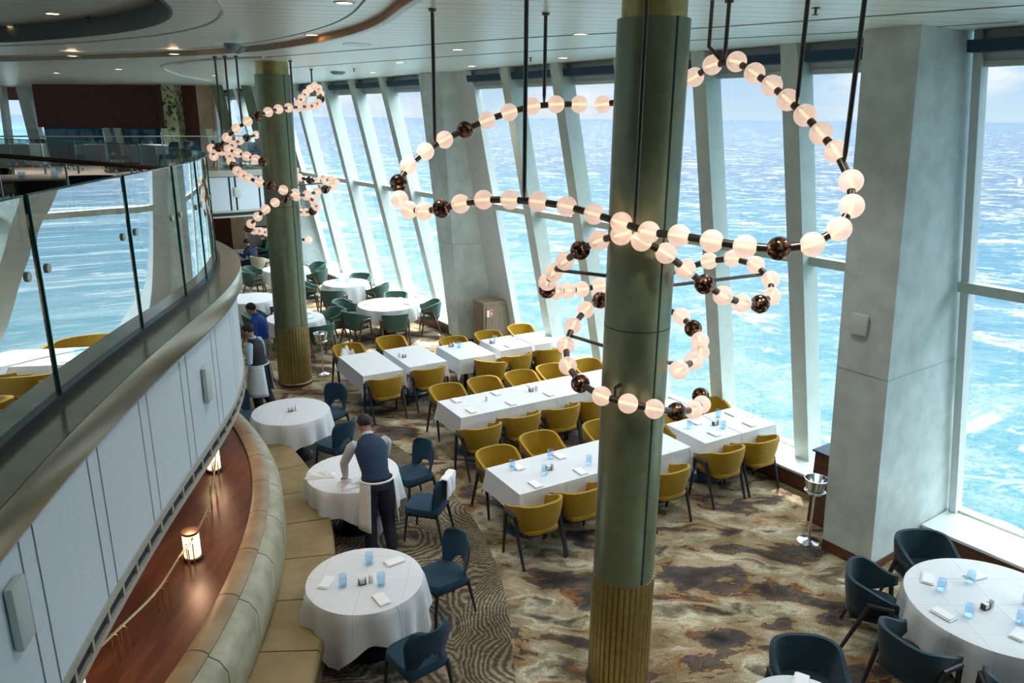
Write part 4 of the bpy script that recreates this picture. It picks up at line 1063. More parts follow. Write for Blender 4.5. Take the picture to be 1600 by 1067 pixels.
# ================================================================== chandeliers
def chandelier(name, label, runs, D, rods, brackets, closed=False, col=None):
    """runs: lists of (px, py, apparent diameter, dark?) read from the photo along each strand"""
    pts_all = []
    for run in runs:
        P = []
        ds = [q[2] for q in run]
        # smooth the apparent sizes so that the strand runs evenly in depth
        for _ in range(4): ds = [ds[0]] + [(ds[i - 1] + 2 * ds[i] + ds[i + 1]) / 4 for i in range(1, len(ds) - 1)] + [ds[-1]]
        for q, d in zip(run, ds):
            dep = D * FOC / d
            p = atdepth(q[0], q[1], dep)
            if col is not None:
                # keep the strand clear of the column's shaft
                v = Vector((p.x - col[0], p.y - col[1])); mind = col[2] + D * .62
                if v.length < mind:
                    # slide along the line of sight
                    ray = (p - Vector((0, 0, H))).normalized(); s = -1 if (len(q) < 5) else 1
                    while Vector((p.x - col[0], p.y - col[1])).length < mind: p = p + ray * .02 * s
            P.append((p, bool(q[3]) if len(q) > 3 else False))
        pts_all.append(P)
    base = pts_all[0][0][0].copy(); base.z = ZC
    root = thing(name, label, 'chandelier', base)
    g0 = None; b0_ = None
    def add(kind, p, dirv):
        nonlocal g0, b0_
        rot = dirv.to_track_quat('Z', 'Y').to_euler()
        if kind:
            if b0_ is None:
                bm = MB(); ball(bm, (0, 0, 0), D / 2, 28, 18); b0_ = obj('bronze_globe', bm, 'bronze_globe', root, True); b0_['label'] = 'mottled dark bronze glass globe'; o = b0_
            else: o = b0_.copy(); COL.objects.link(o); o.parent = root
            o.location = p - base; o.rotation_euler = rot
        else:
            if g0 is None:
                bm = MB(); ball(bm, (0, 0, 0), D / 2, 28, 18); g = obj('frosted_globe', bm, 'frosted_globe', root, True)
                bm = MB(); tube(bm, [(0, 0, -D * .46), (0, 0, D * .46)], D * .07, 8); t_ = obj('light_tube', bm, 'tube_light', g)
                g0 = (g, t_); o = g
            else:
                o = g0[0].copy(); COL.objects.link(o); o.parent = root
                c_ = g0[1].copy(); COL.objects.link(c_); c_.parent = o
            o.location = p - base; o.rotation_euler = rot
    for P in pts_all:
        n_ = len(P)
        for i, (p, dk) in enumerate(P):
            a = P[(i - 1) % n_][0] if (closed or i > 0) else P[i][0]; b = P[(i + 1) % n_][0] if (closed or i < n_ - 1) else P[i][0]
            add(dk, p, (b - a))
        for i in range(n_ if closed else n_ - 1):
            a, b = P[i][0], P[(i + 1) % n_][0]; d = b - a
            if d.length > D * 4: continue
            u_ = d.normalized(); gap = d.length - D
            bm = MB(); a_ = a + u_ * D * .47; b_ = b - u_ * D * .47
            if (b_ - a_).length < .012 or gap < 0: 
                m_ = (a + b) / 2; a_, b_ = m_ - u_ * .012, m_ + u_ * .012
            tube(bm, [a_ - base, b_ - base], D * .175, 12)
            obj('connector', bm, 'dark_rod', root, True)
    flat = [p for P in pts_all for p in P]
    for px, py, dep_ref in rods:
        # nearest bead to that pixel carries the rod
        best = None
        for P in pts_all:
            for i in range(len(P) - 1):
                m_ = (P[i][0] + P[i + 1][0]) / 2; v = m_ - Vector((0, 0, H)); w = v.dot(cF)
                sx, sy = 800 + FOC * v.dot(cR) / w, 533.5 - FOC * v.dot(cU) / w
                e_ = (sx - px) ** 2 + (sy - py) ** 2
                if best is None or e_ < best[0]: best = (e_, m_)
        m_ = best[1] - base
        bm = MB(); tube(bm, [m_ + Vector((0, 0, D * .1)), m_ + Vector((0, 0, D * .55)), Vector((m_.x, m_.y, D * 0 + 0))], [D * .05, D * .105, D * .105], 10)
        lathe(bm, [(D * .22, 0), (D * .22, -.02), (D * .10, -.025)], 14, (m_.x, m_.y, 0))
        obj('hanging_rod', bm, 'dark_rod', root, True)
    if name == 'bead_chandelier' and col[1] < 10:
        # second rod of the forked pair at the top of the loop
        P = pts_all[0]; m_ = (P[36][0] + P[37][0]) / 2 - base; q = m_ + Vector((-.13, .02, 0))
        bm = MB(); tube(bm, [m_ + Vector((-.02, 0, D * .1)), Vector((q.x, q.y, m_.z + D * .8)), Vector((q.x, q.y, 0))], D * .10, 10); obj('hanging_rod', bm, 'dark_rod', root, True)
    for pa, pb, dp in brackets:
        # horizontal arm from a bead joint to the column shaft
        best = None
        for P in pts_all:
            for i in range(len(P) - 1):
                m_ = (P[i][0] + P[i + 1][0]) / 2; v = m_ - Vector((0, 0, H)); w = v.dot(cF)
                sx, sy = 800 + FOC * v.dot(cR) / w, 533.5 - FOC * v.dot(cU) / w
                e_ = (sx - pa[0]) ** 2 + (sy - pa[1]) ** 2
                if best is None or e_ < best[0]: best = (e_, m_)
        m_ = best[1]; cc = Vector((col[0], col[1], m_.z)); d = (cc - m_).normalized(); end = cc - d * col[2] * .98
        dz = dp
        bm = MB(); tube(bm, [m_ - base, m_ + Vector((0, 0, dz)) - base, end + Vector((0, 0, dz)) - base], D * .095, 10); obj('wall_bracket', bm, 'dark_rod', root, True)
    return root

T_, F_ = True, False
runA = [(905, 163, 26.8, F_), (868.7, 163, 27, F_), (831.5, 166, 27, F_), (795.5, 175.5, 27, F_), (760.9, 187.7, 27, F_), (726.7, 202.9, 27, T_), (694.6, 218.2, 27.2, F_), (664.8, 236.5, 27.4, F_),
        (638.5, 259, 27.6, F_), (623, 286, 27.8, T_), (624.4, 311.6, 28, F_), (639, 328, 28.3, F_), (662.9, 330, 28.8, F_), (689.7, 326, 29.2, T_), (719.7, 318.4, 30, F_), (755.7, 312, 30.4, F_), (797, 312, 31, F_),
        (841.3, 315.2, 31.6, F_), (885.6, 322.3, 32.2, F_), (928.3, 334.5, 32.8, F_), (970.6, 348, 33.5, F_), (1013.7, 363, 35, F_), (1061, 368, 36.2, F_), (1112, 376.7, 37, F_), (1164, 385, 37.5, F_), (1217, 388.5, 38, T_), (1269.5, 381.7, 38.6, F_),
        (1311, 357.8, 39.2, F_), (1330.8, 322, 39, F_), (1329.6, 283.4, 38, F_), (1306.8, 237, 36.6, F_), (1283, 208.6, 35.8, F_), (1258, 180, 35, F_), (1231, 156, 34, F_), (1206, 134, 33, F_),
        (1179, 114.5, 32.3, F_), (1151, 96.4, 31.5, F_), (1113, 101.5, 30.4, F_), (1085, 120.5, 29.4, F_), (1050, 138, 28.4, F_, 1), (1013, 150, 27.7, F_, 1), (977, 158, 27.2, F_, 1), (941.9, 163.1, 26.9, F_, 1)]
# ring two and its tail: one long strand wound round the column
runB = [(1002.6, 376, 33.5, F_), (1040.6, 395.5, 33.2, F_), (1071, 420.5, 32.6, F_), (1101, 444, 32.2, T_), (1129.5, 461.7, 31.6, F_), (1158.8, 473.5, 30.6, F_), (1187.5, 475, 29.6, T_), (1205.4, 463, 29, F_),
        (1204.4, 437, 28.6, F_), (1180.8, 413.8, 28, F_), (1145, 403.7, 27.3, F_), (1108, 407.7, 26.6, F_), (1070, 419, 26, F_, 1), (1030, 432, 25.6, F_, 1), (985, 443, 25.4, F_, 1), (936, 447, 25.3, F_, 1), (908.5, 452, 25.6, F_), (886.6, 454, 25.8, F_),
        (868, 455, 26.4, F_), (855, 453, 27, T_), (855.2, 440.4, 27.8, F_), (865.3, 425.6, 28.8, F_), (882.8, 407.7, 30, F_), (906.5, 391, 31.2, T_), (936, 375.7, 32.6, F_), (970.6, 366.5, 33.6, F_)]
runC = [(1061, 578, 30.4, F_), (1083.6, 564.6, 29.7, F_), (1094, 550.4, 29, F_), (1093.7, 532.5, 28.3, F_), (1083, 513, 27.6, T_), (1064.4, 493.8, 27, F_), (1035, 480, 26.4, F_, 1), (1000, 470, 26, F_, 1), (966, 466, 26, F_, 1), (938, 469, 26.3, T_), (915.2, 484, 26.7, F_), (895, 509, 27.2, F_), (884, 539.3, 28, F_),
        (887.2, 571.4, 28.8, F_), (906.8, 599.4, 29.8, T_), (940.2, 618.6, 31, F_), (981.4, 630.4, 31.6, F_), (1022.2, 638.8, 31.6, F_), (1057, 643, 31.2, T_), (1083.6, 640.5, 29.6, F_), (1096.4, 632, 28, F_), (1094.7, 618.6, 27, T_)]
chandelier('bead_chandelier', 'large looping chandelier of frosted and bronze globes wound around the near column', [runA, runB, runC], .160,
           [(679, 219, 0), (851, 158, 0), (819, 312, 0), (991, 357, 0), (1132, 92, 0), (1247, 166, 0), (1322, 262, 0)],
           [((873, 417), None, -.03), ((1195, 425), None, -.02), ((889, 524), None, .0), ((961, 625), None, .10), ((1072, 571), None, 0.02)], closed=False, col=(1.02, 6.02, .268))
rA = [(466, 162, 12.6, F_), (471.6, 153.3, 12.4, F_), (478, 145.5, 12.2, F_), (484.4, 138.7, 12, F_), (491.5, 134.5, 12.2, F_), (497.5, 138, 12.4, F_), (500.6, 146, 12.6, F_), (500.8, 155, 12.8, T_), (497, 161, 13, F_), (489.3, 165.7, 13.2, F_), (478.8, 166.5, 13.6, F_), (466, 167.5, 14.1, F_),
      (451, 168.4, 14.6, F_), (435, 170.6, 15, F_), (419, 175, 15.2, F_), (402.8, 181.4, 15.4, T_), (386.8, 189.8, 15.5, F_), (369.7, 200.5, 15.4, F_), (354.6, 215, 15.2, F_), (342, 230, 15, T_), (331, 232, 14.6, F_), (334, 244, 14.4, F_)]
rB = [(400, 210.7, 12.2, F_), (385.5, 215.8, 12.4, T_), (374, 220, 12.8, F_), (364, 226, 13.2, F_), (356, 233, 13.6, F_), (358.5, 243, 14, F_), (361, 252, 14.2, F_), (365, 260, 14.5, T_), (370.8, 267, 14.8, F_), (378.7, 273.6, 15, F_), (389, 278.6, 15.2, F_), (405, 285, 15.6, F_), (423, 290.5, 15.6, T_), (442.4, 296.8, 15.4, F_),
      (461, 302, 15, F_), (478.8, 306, 14.8, F_), (490.6, 314, 14.4, F_), (494.7, 323, 13.8, F_), (488.8, 330, 13.2, T_), (478.4, 331.5, 12.8, F_), (469, 331.5, 12.4, F_)]
rB2 = [(346, 236, 14.6, F_), (357.5, 234, 14.8, F_), (371.5, 239, 14.9, F_), (385.5, 244, 15, F_), (399.6, 249, 15.1, F_), (411, 253, 15.1, T_)]
rC = [(468, 277.5, 12.6, F_), (484.4, 281.6, 12.6, T_), (498, 283, 12.8, F_), (508, 281.5, 12.9, F_), (518.5, 280, 13, F_), (524, 285, 13.2, F_), (518.8, 291, 13.4, F_), (508.4, 296, 13.5, T_), (495.3, 300, 13.7, F_), (480, 304, 14, F_), (463, 307, 14.2, F_), (447, 310, 14.5, T_), (429.7, 316.5, 14.9, F_), (415, 326.8, 15, F_), (402.5, 338.4, 14.8, F_), (392.2, 349.7, 14.4, F_),
      (388.4, 357, 13.8, T_), (396.9, 360, 13, F_), (406, 361, 12.6, F_), (415.6, 363, 12.3, F_, 1), (436, 368, 12, F_, 1), (460, 373, 12, F_, 1), (482, 375, 12, F_)]
chandelier('bead_chandelier', 'distant looping chandelier of small frosted and bronze globes around the far column', [rA, rB, rB2, rC], .160,
           [(362, 208, 0), (348, 222, 0), (378, 195, 0), (460, 168, 0), (490, 134, 0)], [((472, 304), None, .0), ((500, 283), None, -.05), ((388, 358), None, .05)], closed=False, col=(-4.30, 14.34, .31))

# ================================================================== chairs
def shell_bm(wid=.29, dep=.27, front=.20, h_back=.80, h_arm=.66, zb=.43, th=.046):
    """U-shaped upholstered back-and-arm shell, opening towards +y"""
    bm = MB(); rows = 7; cols = 34
    def plan(s):
        # s 0..1 from the right arm tip round the back to the left arm tip
        L1 = front + dep * .35; 
        a = s * 2 - 1
        k = abs(a); sg = 1 if a < 0 else -1
        if k > .62:
            t = (k - .62) / .38; x = wid * 1.0; y = -dep * .25 + t * (front + dep * .25); x = wid * (1.0 - .02 * t)
        else:
            an = k / .62 * PI / 2
            x = wid * (math.sin(an) ** .75); y = -dep + (dep * .75) * (1 - math.cos(an) ** .9 if math.cos(an) > 0 else 1)
        return sg * x, y, k
    outv, inv = [], []
    for i in range(cols + 1):
        x, y, k = plan(i / cols)
        if k < .45: top = h_back - .012 * (k / .45) ** 2
        else:
            t = min(1, (k - .45) / .55); t = t * t * (3 - 2 * t); top = h_back - .012 - (h_back - .012 - h_arm) * t
        bot = zb + .13 * max(0, (k - .35) / .65) ** 1.6
        co, ci = [], []
        nx, ny = (x, y + .02); l = math.hypot(nx, ny) or 1; nx /= l; ny /= l
        for j in range(rows + 1):
            t = j / rows; z = bot + (top - bot) * t
            fl = .74 + .26 * min(1, max(0, z - .40) / .34) ** .65
            X, Y = x * fl, y * (fl if y < 0 else 1)
            e_ = th * .5 * (math.sin(PI * min(1, .12 + t * .88)) * .3 + .8)
            co.append(bm.verts.new((X + nx * e_, Y + ny * e_, z))); ci.append(bm.verts.new((X - nx * e_, Y - ny * e_, z)))
        outv.append(co); inv.append(ci)
    for i in range(cols):
        for j in range(rows):
            bm.faces.new((outv[i][j], outv[i + 1][j], outv[i + 1][j + 1], outv[i][j + 1]))
            bm.faces.new((inv[i][j], inv[i][j + 1], inv[i + 1][j + 1], inv[i + 1][j]))
        bm.faces.new((outv[i][rows], outv[i + 1][rows], inv[i + 1][rows], inv[i][rows]))
        bm.faces.new((outv[i][0], inv[i][0], inv[i + 1][0], outv[i + 1][0]))
    for c_, d_ in ((outv[0], inv[0]), (outv[-1], inv[-1])):
        for j in range(rows): bm.faces.new((c_[j], c_[j + 1], d_[j + 1], d_[j]))
    bmesh.ops.bevel(bm, geom=[e for e in bm.edges if len(e.link_faces) == 2 and e.calc_face_angle(0) > .9], offset=.009, segments=2, affect='EDGES')
    return bm

def make_armchair(label, fab, leg, frame=True):
    t = thing('dining_armchair', label, 'chair')
    obj('shell_back', shell_bm(), fab, t, True)
    bm = MB(); secs = []
    for z, s in ((.40, .90), (.415, 1), (.455, 1), (.475, .93), (.48, .6)):
        ring = []
        secs.append([bm.verts.new((.245 * s * (abs(math.cos(a)) ** .55) * (1 if math.cos(a) >= 0 else -1), -.005 + .245 * s * (abs(math.sin(a)) ** .55) * (1 if math.sin(a) >= 0 else -1), z)) for a in [2 * PI * k / 32 for k in range(32)]])
    for p, q in zip(secs, secs[1:]):
        for k in range(32): bm.faces.new((p[k], p[(k + 1) % 32], q[(k + 1) % 32], q[k]))
    bm.faces.new(secs[0][::-1]); bm.faces.new(secs[-1]); obj('seat', bm, fab, t, True)
    for sx in (-1, 1):
        x = .305 * sx
        bm = MB(); tube(bm, [(x * .97, .225, 0), (x, .15, .60)], [.017, .026], 8); obj('leg', bm, leg, t, True)
        bm = MB(); tube(bm, [(x * .97, -.26, 0), (x, -.045, .60)], [.017, .026], 8); obj('leg', bm, leg, t, True)
        bm = MB(); tube(bm, [(x, .17, .605), (x, -.065, .605)], .025, 8); obj('arm_support', bm, leg, t, True)
    bm = MB(); box(bm, (0, 0, .385), (.44, .40, .03)); obj('seat_frame', bm, leg, t)
    return t

def make_side_chair(label, fab, leg):
    t = thing('side_chair', label, 'chair')
    # curved back with an oval cut-out at its foot
    bm = MB(); nx_, nz_ = 24, 16; th = .03
    grid = {}
    for i in range(nx_ + 1):
        for j in range(nz_ + 1):
            u_ = i / nx_ * 2 - 1; v_ = j / nz_
            wz = .235 if v_ > .0 else .22
            cor = 1.0
            if v_ > .72: cor = math.sqrt(max(0, 1 - ((v_ - .72) / .28) ** 2 * .55))
            z = .44 + .42 * v_
            if v_ > .8: z -= 0.0
            x = u_ * (.20 + .045 * min(1, v_ * 1.6)) * cor
            y = -.225 - .07 * v_ + .085 * abs(u_) ** 2.2
            for s, sg in ((0, 1), (1, -1)): grid[i, j, s] = bm.verts.new((x, y + sg * th / 2, z))
    def solid(i, j):
        u_ = (i + .5) / nx_ * 2 - 1; v_ = (j + .5) / nz_
        return not ((u_ / .55) ** 2 + ((v_ - .05) / .30) ** 2 < 1)
    for i in range(nx_):
        for j in range(nz_):
            if not solid(i, j): continue
            a = [(i, j), (i + 1, j), (i + 1, j + 1), (i, j + 1)]
            bm.faces.new([grid[p[0], p[1], 0] for p in a]); bm.faces.new([grid[p[0], p[1], 1] for p in a][::-1])
            for (p, q), (di, dj) in zip(zip(a, a[1:] + a[:1]), ((0, -1), (1, 0), (0, 1), (-1, 0))):
                ii, jj = i + di, j + dj
                if not (0 <= ii < nx_ and 0 <= jj < nz_) or not solid(ii, jj):
                    bm.faces.new((grid[p[0], p[1], 0], grid[q[0], q[1], 0], grid[q[0], q[1], 1], grid[p[0], p[1], 1]))
    for v in [v for v in bm.verts if not v.link_faces]: bm.verts.remove(v)
    b = obj('backrest', bm, fab, t, True)
    md = b.modifiers.new('round', 'SUBSURF'); md.levels = 1; md.render_levels = 1
    bm = MB(); secs = []
    for z, s in ((.39, .9), (.405, 1), (.45, 1), (.475, .94), (.48, .6)):
        secs.append([bm.verts.new((.235 * s * (abs(math.cos(a)) ** .5) * (1 if math.cos(a) >= 0 else -1), -.0 + .24 * s * (abs(math.sin(a)) ** .5) * (1 if math.sin(a) >= 0 else -1), z)) for a in [2 * PI * k / 32 for k in range(32)]])
    for p, q in zip(secs, secs[1:]):
        for k in range(32): bm.faces.new((p[k], p[(k + 1) % 32], q[(k + 1) % 32], q[k]))
    bm.faces.new(secs[0][::-1]); bm.faces.new(secs[-1]); obj('seat', bm, fab, t, True)
    for sx in (-1, 1):
        bm = MB(); tube(bm, [(.215 * sx, .22, 0), (.195 * sx, .18, .40)], [.013, .02], 8); obj('leg', bm, leg, t, True)
        bm = MB(); tube(bm, [(.215 * sx, -.29, 0), (.195 * sx, -.20, .42)], [.013, .022], 8); obj('leg', bm, leg, t, True)
    bm = MB(); box(bm, (0, 0, .375), (.40, .40, .035)); obj('seat_frame', bm, leg, t)
    return t

proto = {}
def chair(kind, x, y, facing, label, group):
    """facing: direction in degrees that a sitter would look"""
    rz = math.radians(facing - 90)
    if kind not in proto:
        if kind == 'side': o = make_side_chair(label, 'teal_fabric', 'leg_dark')
        elif kind == 'mustard': o = make_armchair(label, 'mustard', 'leg_dark')
        elif kind == 'teal': o = make_armchair(label, 'dark_teal', 'leg_dark')
        elif kind == 'green': o = make_armchair(label, 'green_fabric', 'leg_brown')
        elif kind == 'cream': o = make_armchair(label, 'cream_fabric', 'leg_brown')
        o.location = (x, y, 0); o.rotation_euler = (0, 0, rz); o['group'] = group
        proto[kind] = o; return o
    return dup(proto[kind], (x, y, 0), rz, label, group)
def chair_top(kind, px, py, facing, label, group, back=.27, h=.79):
    """the middle of the back's top edge is seen at (px, py)"""
    p = onz(px, py, h); a = math.radians(facing)
    return chair(kind, p.x + math.cos(a) * back, p.y + math.sin(a) * back, facing, label, group)

AX = 31.0; av = Vector((math.cos(math.radians(AX)), math.sin(math.radians(AX)))); bv = Vector((av.y, -av.x))
DF = AX - 90     # facing of the chairs on the window side (they look at the camera side)
DN = AX + 90
MG = 'mustard armchairs round the rectangular tables'
# window-side chairs
for px, py, f, tx in ((538.5, 537, DF, 'behind the leftmost rectangular table, a white cloth on its seat'),
                   (604.5, 525, DF, 'behind the second back-row table from the left'),
                   (702, 526, DF, 'on the window side of the third back-row table, left of the wooden cabinet'),
                   (756, 517, DF, 'directly in front of the wooden cabinet'),
                   (806, 507, DF, 'just right of the wooden cabinet by the window'),
                   (690, 600, DF, 'at the left end of the window side of the long table'),
                   (748, 589, DF, 'second from the left on the window side of the long table'),
                   (805, 579, DF, 'third from the left on the window side of the long table'),
                   (853, 569, DF, 'fourth from the left on the window side of the long table'),
                   (908, 561, DF, 'on the window side of the long table, just left of the near column'),
                   (766, 698, DF, 'first from the left on the window side of the front table'),
                   (832, 675, DF, 'second from the left on the window side of the front table'),
                   (928, 657, DF, 'behind the front table, half hidden by the near column'),
                   (1045, 646, DF, 'peeping out right of the near column, at the table by the windows'),
                   (1098, 622, DF, 'behind the table by the windows, right of the near column')):
    chair_top('mustard', px, py, f, 'mustard armchair ' + tx, MG)
for px, py, f, tx in ((609, 592, DN, 'on the near side of the leftmost rectangular table'),
                   (677, 577, DN, 'on the near side of the second back-row table'),
                   (762, 566, DN - 45, 'turned sideways between the back row and the long table'),
                   (816, 556, DN, 'on the near side of the fourth back-row table'),
                   (866, 546, DN, 'on the near side of the back-row table closest to the window'),
                   (763, 669, DN, 'near the left end of the long table, on its camera side'),
                   (826, 651, DN, 'second from the left on the camera side of the long table'),
                   (889, 638, DN, 'third from the left on the camera side of the long table'),
                   (940, 626, DN, 'on the camera side of the long table, beside the near column'),
                   (855, 789, DN, 'in front of the front table, fully visible, nearest the camera'),
                   (922, 768, DN, 'in front of the front table, cut off by the near column'),
                   (1061, 738, DN, 'right of the near column at the end of the front table'),
                   (1149, 706, DN, 'on the camera side of the table by the windows, left of two'),
                   (1204, 690, DN, 'on the camera side of the table by the windows, right of two')):
    chair_top('mustard', px, py, f, 'mustard armchair ' + tx, MG)

# ================================================================== tables and cloths
def rect_cloth(hx, hy, drop=.30, seed=0):
    """linen lying on a table hx by hy (half sizes) and hanging over its four edges, origin on the table top"""
    rnd = random.Random(seed); bm = MB()
    ph = rnd.random() * 6
    V = {}
    m_ = 7; nx_ = max(10, int(hx * 2 / .05)); ny_ = max(10, int(hy * 2 / .05))
    # perimeter list of (base x, base y, nx, ny, drop length)
    per = []
    def lin(a, b, n_, nrm, dlen):
        for k in range(n_): per.append((a[0] + (b[0] - a[0]) * k / n_, a[1] + (b[1] - a[1]) * k / n_, nrm[0], nrm[1], dlen))
    def cor(c, a0):
        for k in range(9):
            a = a0 + PI / 2 * k / 8
            per.append((c[0], c[1], math.cos(a), math.sin(a), drop * min(1 / max(.01, abs(math.cos(a))), 1 / max(.01, abs(math.sin(a))))))
    lin((-hx, -hy), (hx, -hy), nx_, (0, -1), drop); cor((hx, -hy), -PI / 2)
    lin((hx, -hy), (hx, hy), ny_, (1, 0), drop); cor((hx, hy), 0)
    lin((hx, hy), (-hx, hy), nx_, (0, 1), drop); cor((-hx, hy), PI / 2)
    lin((-hx, hy), (-hx, -hy), ny_, (-1, 0), drop); cor((-hx, -hy), PI)
    N_ = len(per); rings = []
    for j in range(m_ + 1):
        t = j / m_; ring = []
        for k, (x, y, nx, ny, dl) in enumerate(per):
            w = math.sin(k * .55 + ph) * .5 + math.sin(k * .23 + ph * 2) * .5
            iscor = abs(nx) > .05 and abs(ny) > .05
            amp = (.010 + .012 * t) * w * t
            flare = .006 + .03 * t + amp
            if iscor: flare += .05 * t * (1 - abs(abs(math.degrees(math.atan2(abs(ny), abs(nx)))) - 45) / 45)
            ring.append(bm.verts.new((x + nx * flare, y + ny * flare, -dl * t + (.003 if j == 0 else 0))))
        rings.append(ring)
    for a, b in zip(rings, rings[1:]):
        for k in range(N_): bm.faces.new((a[k], b[k], b[(k + 1) % N_], a[(k + 1) % N_]))
    # top with pressed fold lines
    gx, gy = max(4, int(hx * 2 / .06)), max(4, int(hy * 2 / .06))
    bmesh.ops.remove_doubles(bm, verts=bm.verts[:], dist=.0004)
    q = 1.0
    top = [[bm.verts.new((-hx - .006 + (2 * hx + .012) * i / gx, -hy - .006 + (2 * hy + .012) * j / gy, .003 + (.0018 if (i == gx // 2 or j == gy // 2) else 0))) for j in range(gy + 1)] for i in range(gx + 1)]
    for i in range(gx):
        for j in range(gy): bm.faces.new((top[i][j], top[i + 1][j], top[i + 1][j + 1], top[i][j + 1]))
    bmesh.ops.recalc_face_normals(bm, faces=bm.faces[:])
    return bm

def round_cloth(R, A, seed=0):
    """square linen of half side A draped over a round top of radius R"""
    rnd = random.Random(seed); bm = MB(); n_ = 144; ph = rnd.random() * 6; rot = rnd.random() * PI / 2
    rings = []
    for r in (.04, R * .25, R * .5, R * .75, R * .96, R):
        rings.append([bm.verts.new((r * math.cos(2 * PI * k / n_), r * math.sin(2 * PI * k / n_), .003 if r < R else .0)) for k in range(n_)])
    m_ = 9
    for j in range(1, m_ + 1):
        t = j / m_; ring = []
        for k in range(n_):
            a = 2 * PI * k / n_; ar = a + rot
            L_ = min(A / max(.01, abs(math.cos(ar))), A / max(.01, abs(math.sin(ar))))
            L_ = min(L_, A * 1.30)
            dl = L_ - R
            f = math.sin(a * 13 + ph + 1.2 * math.sin(2 * a)) * .6 + math.sin(a * 7 + ph * 2) * .4
            cf = max(0, (L_ / A - 1.05)) * 1.2
            off = .012 + .045 * t + f * .056 * t ** .8 - cf * .10 * t * (1 - t * .3)
            rr = R + off; ring.append(bm.verts.new((rr * math.cos(a), rr * math.sin(a), -dl * t - .004 * math.sin(a * 11 + ph) * t)))
        rings.append(ring)
    for a, b in zip(rings, rings[1:]):
        for k in range(n_): bm.faces.new((a[k], b[k], b[(k + 1) % n_], a[(k + 1) % n_]))
    bm.faces.new(rings[0])
    return bm

HT = .752
def pedestal_table(name, label, x, y, rz, hx, hy, rnd_=False, teal=False, nped=1, group=None):
    t = thing(name, label, 'table', (x, y, 0), rz, group)
    bm = MB()
    if rnd_: lathe(bm, [(hx, HT - .035), (hx, HT - .004)], 48)
    else: box(bm, (0, 0, HT - .02), (hx * 2 - .004, hy * 2 - .004, .03))
    obj('table_top', bm, 'wood_cabinet', t)
    for k in range(nped):
        ox = 0 if nped == 1 else (-hx + .35 + (2 * hx - .7) * k / (nped - 1))
        bm = MB(); R_ = .30 if rnd_ else .25
        lathe(bm, [(R_, 0.004), (R_, .02), (R_ * .94, .03), (R_ * .80, .034), (R_ * .78, .028), (R_ * .60, .036), (R_ * .58, .030), (R_ * .36, .045), (.05, .06)], 40, (ox, 0, 0)); obj('pedestal_base', bm, 'pedestal_teal' if teal else 'pedestal_black', t, True)
        bm = MB(); lathe(bm, [(.16 if rnd_ else .045, .05), (.17 if rnd_ else .04, HT - .035)], 24, (ox, 0, 0)); obj('pedestal_column', bm, 'pedestal_black', t, True)
    return t

RT = []
def rect_table(x, y, hx, hy, rz, label, clabel, nped=1, drop=.28):
    pedestal_table('dining_table', label, x, y, math.radians(rz), hx, hy, teal=True, nped=nped, group='rectangular dining tables')
    o = obj('tablecloth', rect_cloth(hx, hy, drop, len(RT)), 'linen', None, True, (x, y, HT)); o.rotation_euler = (0, 0, math.radians(rz))
    tag(o, clabel, 'tablecloth', 'white cloths on the rectangular tables'); RT.append(o)
for x, y, w, d, tx in ((-2.60, 13.30, .74, 1.30, 'leftmost of the back row'), (-1.84, 13.78, .74, 1.22, 'second from the left in the back row, half sunlit'),
                       (-.90, 14.14, .74, .98, 'third from the left in the back row'), (-.13, 14.66, .70, .84, 'fourth in the back row, before the cabinet'),
                       (.56, 15.06, .70, .80, 'rightmost of the back row, next to the window')):
    rect_table(x, y, w / 2, d / 2, AX, 'rectangular pedestal table, ' + tx, 'white tablecloth of the rectangular table ' + tx)
c0 = (Vector((-1.21, 11.35)) + Vector((-.71, 10.69))) / 2 + av * (1.75 / 2)
for k, tx in enumerate(('left half of the long table, in shade', 'right half of the long table, crossed by sunlight')):
    c_ = c0 + av * 1.76 * k
    rect_table(c_.x, c_.y, 1.75 / 2, .80 / 2, AX, 'two-base dining table forming the ' + tx, 'white tablecloth over the ' + tx, nped=2, drop=.30)
c0 = Vector((.19, 8.79))
for k, tx in enumerate(('left one of the front row, nearest the camera', 'second one of the front row, with two blue glasses', 'third of the front row, hidden behind the near column', 'right end of the front row, showing right of the near column')):
    c_ = c0 + av * .69 * k
    rect_table(c_.x, c_.y, .34, .41, AX, 'rectangular pedestal table, ' + tx, 'white tablecloth, ' + tx, drop=.28)
for x, y, tx in ((2.80, 10.33, 'left one of the pair by the right windows'), (3.42, 10.70, 'right one of the pair by the right windows, touching the sill')):
    rect_table(x, y, .345, .40, AX, 'rectangular pedestal table, ' + tx, 'white tablecloth, ' + tx)

def round_table(x, y, R, A, label, clabel, seed):
    pedestal_table('round_table', label, x, y, 0, R, R, True, group='round dining tables')
    o = obj('tablecloth', round_cloth(R + .004, A, seed), 'linen', None, True, (x, y, HT)); tag(o, clabel, 'tablecloth', 'white cloths on the round tables')
ROUNDS = [(-3.38, 10.9, .57, .90, 'below the waiter in the white apron'), (-2.01, 8.83, .57, .90, 'where the bending waiter works'), (-1.42, 6.50, .56, .90, 'nearest the camera beside the banquette'),
          (4.56, 6.17, .78, 1.08, 'large one at the right edge beside the big pillar'), (-3.0, 17.87, .70, .98, 'far one with sunlight stripes, left of the middle pillar'), (-4.52, 20.3, .60, .90, 'far one close to the slanted windows, behind the sunlit one'),
          (-4.87, 16.55, .62, .92, 'half hidden behind the far column'), (-6.45, 18.4, .62, .92, 'far left one beside the balcony front'), (-6.7, 22.2, .65, .95, 'farthest one, behind the far column'), (2.25, 4.75, .45, .74, 'only just showing at the bottom edge of the photo')]
for k, (x, y, R, A, tx) in enumerate(ROUNDS): round_table(x, y, R, A, 'round pedestal table, ' + tx, 'white draped cloth, round table ' + tx, k + 3)

